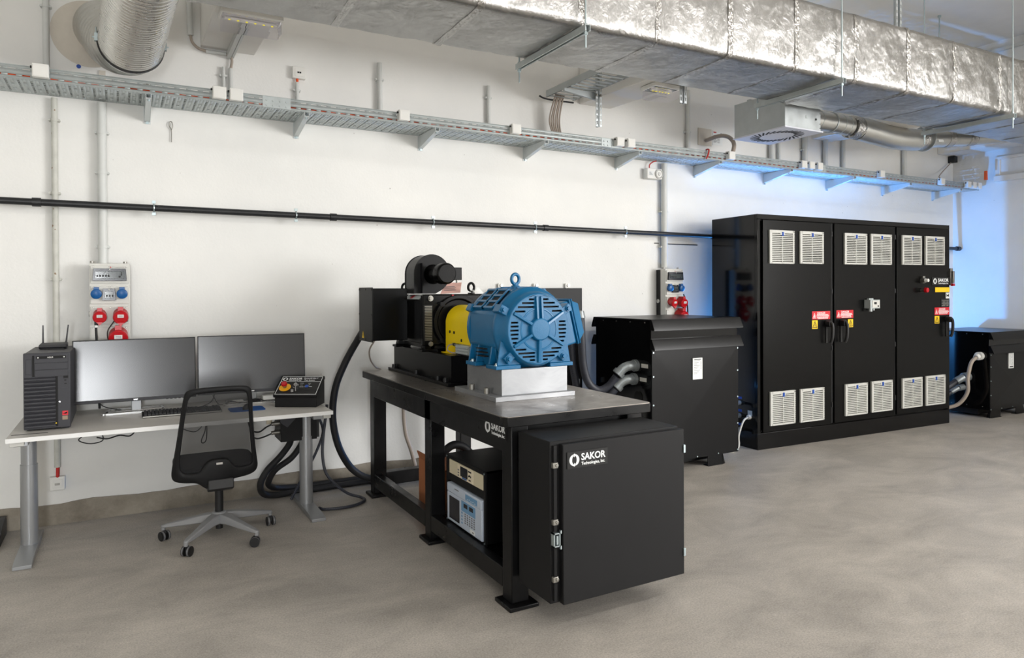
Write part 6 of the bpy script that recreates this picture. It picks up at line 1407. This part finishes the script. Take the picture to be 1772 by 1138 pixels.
m = M(); kc = onlid(0.147, 0.096, 0.019); m.box(kc.x-0.001, kc.x+0.001, kc.y-0.016, kc.y+0.010, kc.z, kc.z+0.030); m.torus(kc+Vector((-0.01, -0.02, -0.008)), (0.3, 1, 0.4), 0.012, 0.0014, 18, 6)
m.box(kc.x+0.002, kc.x+0.008, kc.y-0.036, kc.y-0.032, kc.z-0.040, kc.z+0.012); m.cyl(Vector((kc.x+0.005, kc.y-0.033, kc.z+0.008)), Vector((kc.x+0.005, kc.y-0.036, kc.z+0.008)), 0.013, seg=16); m.box(kc.x-0.026, kc.x-0.008, kc.y-0.046, kc.y-0.042, kc.z-0.045, kc.z-0.025)
m.build('key_bunch', 'chrome', t, world=False)
m = M(); m.cyl(onlid(0.222, 0.088), onlid(0.222, 0.088, 0.012), 0.014, seg=20); m.use(1); m.cyl(onlid(0.222, 0.088, 0.012), onlid(0.222, 0.088, 0.017), 0.0125, seg=20); m.build('push_button', ['chrome', 'blue_badge'], t, world=False)
# box under the desk and hoses
t = thing('interface_box', 'black electrical box fixed under the right end of the desk', 'enclosure', (1.10, 5.34, 0.50))
m = M(); m.box(0.99, 1.25, 5.26, 5.50, 0.505, 0.708); m.build('box', 'black_paint', t, bevel=0.003)
m = M(); m.prism([(0.985, 0.708), (1.13, 0.708), (1.035, 0.610), (0.985, 0.65)], 'y', 5.252, 5.256); m.build('flap', 'tower', t)
m = M(); m.box(1.255, 1.275, 5.30, 5.33, 0.51, 0.708); m.build('side_plate', 'plastic_black', t)
for z in (0.635, 0.570):
    m = M(); m.cyl((0.99, 5.32, z), (0.955, 5.32, z), 0.018, seg=14); m.cyl((0.955, 5.32, z), (0.935, 5.32, z-0.003), 0.014, seg=14); m.build('cable_gland', 'nickel', t)
cable('lead', 'upper of two thin black cables plugged into the box under the desk', [(0.94, 5.32, 0.632), (0.90, 5.32, 0.615), (0.85, 5.32, 0.585), (0.80, 5.32, 0.60), (0.78, 5.32, 0.65), (0.775, 5.32, 0.70)], 0.0055)
cable('lead', 'lower of two thin black cables plugged into the box under the desk', [(0.94, 5.32, 0.566), (0.88, 5.32, 0.545), (0.83, 5.32, 0.54), (0.795, 5.32, 0.57), (0.787, 5.32, 0.64), (0.79, 5.32, 0.70)], 0.0055)
single(M().box(0.915, 0.955, 5.40, 5.41, 0.62, 0.69), 'paper_note', 'beige_light', 'small cream paper note under the desk beside the black box', 'note')
HR = 0.024
cable('thick_hose', 'outer of two thick black hoses curving from under the desk along the wall', [(1.09, 5.40, 0.51), (1.08, 5.42, 0.45), (1.02, 5.45, 0.36), (0.93, 5.48, 0.26), (0.885, 5.50, 0.16), (0.91, 5.55, 0.075), (1.00, 5.60, 0.035), (1.14, 5.635, 0.027), (1.40, 5.65, 0.026), (1.75, 5.665, 0.026), (2.3, 5.67, 0.026)], HR, 'rubber', seg=14)
cable('thick_hose', 'inner of two thick black hoses curving from under the desk along the wall', [(1.19, 5.42, 0.51), (1.18, 5.44, 0.45), (1.11, 5.47, 0.34), (1.00, 5.52, 0.25), (0.955, 5.56, 0.16), (0.97, 5.60, 0.11), (1.04, 5.65, 0.075), (1.2, 5.69, 0.05), (1.45, 5.70, 0.045), (1.75, 5.715, 0.04), (2.3, 5.72, 0.04)], HR*0.95, 'rubber', seg=14)
cable('thick_hose', 'thick black hose drooping from the terminal box of the black motor to behind the bench', [(1.66, 5.153, 1.40), (1.645, 5.27, 1.345), (1.60, 5.42, 1.20), (1.53, 5.50, 1.03), (1.465, 5.54, 0.84), (1.445, 5.56, 0.62), (1.475, 5.57, 0.42), (1.54, 5.58, 0.26), (1.63, 5.59, 0.14), (1.76, 5.585, 0.065), (2.0, 5.57, 0.032)], 0.028, 'rubber', seg=14)
cable('lead', 'thin grey cable hanging from the terminal box to the back of the bench', [(1.63, 5.05, 1.236), (1.635, 5.2, 1.15), (1.69, 5.35, 1.06), (1.76, 5.44, 0.99), (1.82, 5.46, 0.95), (1.84, 5.47, 0.80)], 0.006, 'cable_grey')
cable('lead', 'grey cable hanging behind the bench between its back and middle legs', [(2.02, 5.50, 0.88), (2.02, 5.51, 0.62), (2.04, 5.52, 0.42), (2.10, 5.54, 0.25), (2.16, 5.56, 0.03)], 0.017, 'cable_grey')
cable('braided_cable', 'braided cable from the desk end crossing down behind the grey leg', [(1.285, 5.36, 0.74), (1.290, 5.37, 0.65), (1.325, 5.39, 0.55), (1.315, 5.40, 0.47), (1.265, 5.42, 0.34), (1.20, 5.44, 0.22), (1.14, 5.46, 0.10), (1.10, 5.47, 0.02)], 0.010, 'braid')
cable('braided_cable', 'braided cable from the desk end that loops out over the floor', [(1.345, 5.34, 0.74), (1.335, 5.34, 0.65), (1.318, 5.35, 0.50), (1.312, 5.35, 0.35), (1.335, 5.34, 0.22), (1.41, 5.33, 0.12), (1.50, 5.32, 0.045), (1.585, 5.29, 0.014), (1.59, 5.20, 0.012), (1.50, 5.12, 0.012), (1.38, 5.10, 0.012), (1.27, 5.13, 0.012), (1.242, 5.18, 0.012)], 0.011, 'braid')
# dark thing at the left edge
m = M(); m.prism([(5.70, 0.0), (5.70, 0.12), (5.60, 0.12), (5.25, 0.0)], 'x', -0.85, -0.69); single(m, 'cable_ramp', 'plastic_black', 'dark wedge on the floor by the wall at the left edge of the photo', 'wedge', bevel=0.004)
# ------------------------------------------------------------------ office chair
t = thing('office_chair', 'black mesh-back swivel chair with a grey five-star base, in front of the desk', 'chair', (0.54, 4.93, 0), 0)
def yb(z): u = (z-0.42)/0.6; return 4.735-0.055*u-0.05*u*u
def bend(x, z): return yb(z)+0.05*((x-0.505)/0.22)**2*(1-0.5*(z-0.42)/0.6)
OUT = [(0.278, 0.418), (0.330, 0.411), (0.392, 0.412), (0.418, 0.385), (0.445, 0.362), (0.488, 0.355), (0.530, 0.358), (0.560, 0.385), (0.595, 0.410), (0.650, 0.412), (0.697, 0.416), (0.745, 0.428), (0.762, 0.465), (0.752, 0.52), (0.736, 0.62), (0.722, 0.757), (0.713, 0.88), (0.706, 0.975), (0.695, 1.004), (0.665, 1.016), (0.60, 1.020), (0.505, 1.020), (0.41, 1.018), (0.35, 1.012), (0.322, 1.000), (0.310, 0.968), (0.296, 0.85), (0.283, 0.74), (0.270, 0.64), (0.255, 0.54), (0.244, 0.465), (0.253, 0.430)]
INN = [(0.300, 0.482), (0.345, 0.476), (0.392, 0.477), (0.412, 0.495), (0.432, 0.530), (0.455, 0.555), (0.488, 0.560), (0.530, 0.560), (0.568, 0.552), (0.590, 0.520), (0.610, 0.490), (0.650, 0.486), (0.700, 0.486), (0.715, 0.494), (0.718, 0.512), (0.712, 0.555), (0.702, 0.65), (0.692, 0.765), (0.684, 0.88), (0.677, 0.955), (0.668, 0.972), (0.645, 0.980), (0.59, 0.982), (0.505, 0.982), (0.42, 0.980), (0.368, 0.976), (0.347, 0.968), (0.338, 0.945), (0.325, 0.85), (0.314, 0.74), (0.304, 0.64), (0.294, 0.55)]
def ringify(P, n): 
    C = cat([(p[0], 0, p[1]) for p in P]+[(P[0][0], 0, P[0][1])], n); return [(p.x, p.z) for p in C[:-1]]
m = M(); k = len(OUT)
O2, I2 = OUT, INN
def layer(P, off): return [(p[0], bend(p[0], p[1])+off, p[1]) for p in P]
mid = [((a[0]+b[0])/2, (a[1]+b[1])/2) for a, b in zip(O2, I2)]
vs = layer(O2, 0.0)+layer(mid, -0.016)+layer(I2, -0.004)+layer(I2, 0.018)+layer(O2, 0.018)
fs = []
for l_ in range(5):
    l2 = (l_+1) % 5
    for i in range(k): j = (i+1) % k; fs.append((l_*k+i, l_*k+j, l2*k+j, l2*k+i))
m.add(vs, fs); m.build('backrest_frame', 'black_texture', t, sub=2, angle=180)
m = M(); r0_ = layer(INN, 0.008); c0 = [((p[0]-0.505)*0.5+0.505, (p[2]-0.72)*0.5+0.72) for p in r0_]; r1_ = layer(c0, 0.008)
n_ = len(r0_); m.add(r0_+r1_+[(0.505, bend(0.505, 0.74)+0.008, 0.74)], [(i, (i+1) % n_, n_+(i+1) % n_, n_+i) for i in range(n_)]+[(n_+i, n_+(i+1) % n_, 2*n_) for i in range(n_)])
m.build('backrest_mesh', 'mesh', t, angle=180)
m = M(); yv = bend(0.515, 0.53)-0.0135; m.box(0.497, 0.534, yv-0.003, yv, 0.523, 0.536); m.build('badge', 'chrome', t)
m = M()
sq = rrect(0.275, 0.765, 4.78, 5.25, 0.09, 6); m.prism(sq, 'z', 0.435, 0.500); m.build('seat', 'seat', t, bevel=0.022, seg=3)
m = M(); m.prism(rrect(0.33, 0.71, 4.82, 5.20, 0.06, 4), 'z', 0.405, 0.436); m.build('seat_pan', 'plastic_black', t, bevel=0.008)
m = M(); m.prism([(4.70, 0.37), (4.76, 0.345), (4.99, 0.345), (5.02, 0.405), (4.72, 0.43)], 'x', 0.45, 0.60); m.build('tilt_mechanism', 'plastic_black', t, bevel=0.006)
HX, HY_ = 0.535, 4.925
m = M(); m.cyl((HX, HY_, 0.155), (HX, HY_, 0.36), 0.026, seg=20); m.cyl((HX, HY_, 0.06), (HX, HY_, 0.13), 0.022, seg=18); m.build('gas_column', 'plastic_black', t)
m = M(); m.lathe((HX, HY_, 0.10), (0, 0, 1), [(0.040, 0), (0.048, 0.02), (0.044, 0.065), (0.034, 0.072)], 28); m.build('base_hub', 'chair_grey', t, angle=50)
for k in range(5):
    a = R(159+72*k); ca, sa = math.cos(a), math.sin(a); Rr = 0.345
    m = M()
    def pt(r_, s_, z): return (HX+ca*r_-sa*s_, HY_+sa*r_+ca*s_, z)
    secs = [(0.02, 0.038, 0.100, 0.166), (0.10, 0.034, 0.105, 0.155), (0.22, 0.026, 0.092, 0.128), (0.32, 0.020, 0.082, 0.106), (0.352, 0.016, 0.080, 0.098)]
    vs = []; fs = []
    for r_, w_, za, zb_ in secs: vs += [pt(r_, -w_, za), pt(r_, w_, za), pt(r_, w_*0.8, zb_), pt(r_, -w_*0.8, zb_)]
    for i in range(len(secs)-1):
        for q_ in range(4): fs.append((i*4+q_, i*4+(q_+1) % 4, (i+1)*4+(q_+1) % 4, (i+1)*4+q_))
    fs += [(3, 2, 1, 0), (16, 17, 18, 19)]
    m.add(vs, fs); m.cyl(pt(Rr, 0, 0.062), pt(Rr, 0, 0.098), 0.014, seg=12)
    m.build('base_arm', 'chair_grey', t, bevel=0.006)
    cst = M(); b_ = a+0.9+0.7*k; wx, wy = math.cos(b_), math.sin(b_); c0 = Vector(pt(Rr, 0, 0.030))+Vector((-wy, wx, 0))*0.012
    cst.box(c0.x-0.010, c0.x+0.010, c0.y-0.010, c0.y+0.010, 0.028, 0.064)
    for s_ in (-1, 1):
        p0 = c0+Vector((wx, wy, 0))*(0.008*s_); p1 = c0+Vector((wx, wy, 0))*(0.026*s_)
        cst.use(0); cst.cyl(p0, p1, 0.030, seg=24); cst.use(1); cst.cyl(p0+(p1-p0)*0.25, p0+(p1-p0)*0.8, 0.0304, seg=24); cst.use(0); cst.cyl(p1, p1+(p1-p0)*0.12, 0.022, seg=18)
    cst.build('caster', ['plastic_black', 'ink'], t)
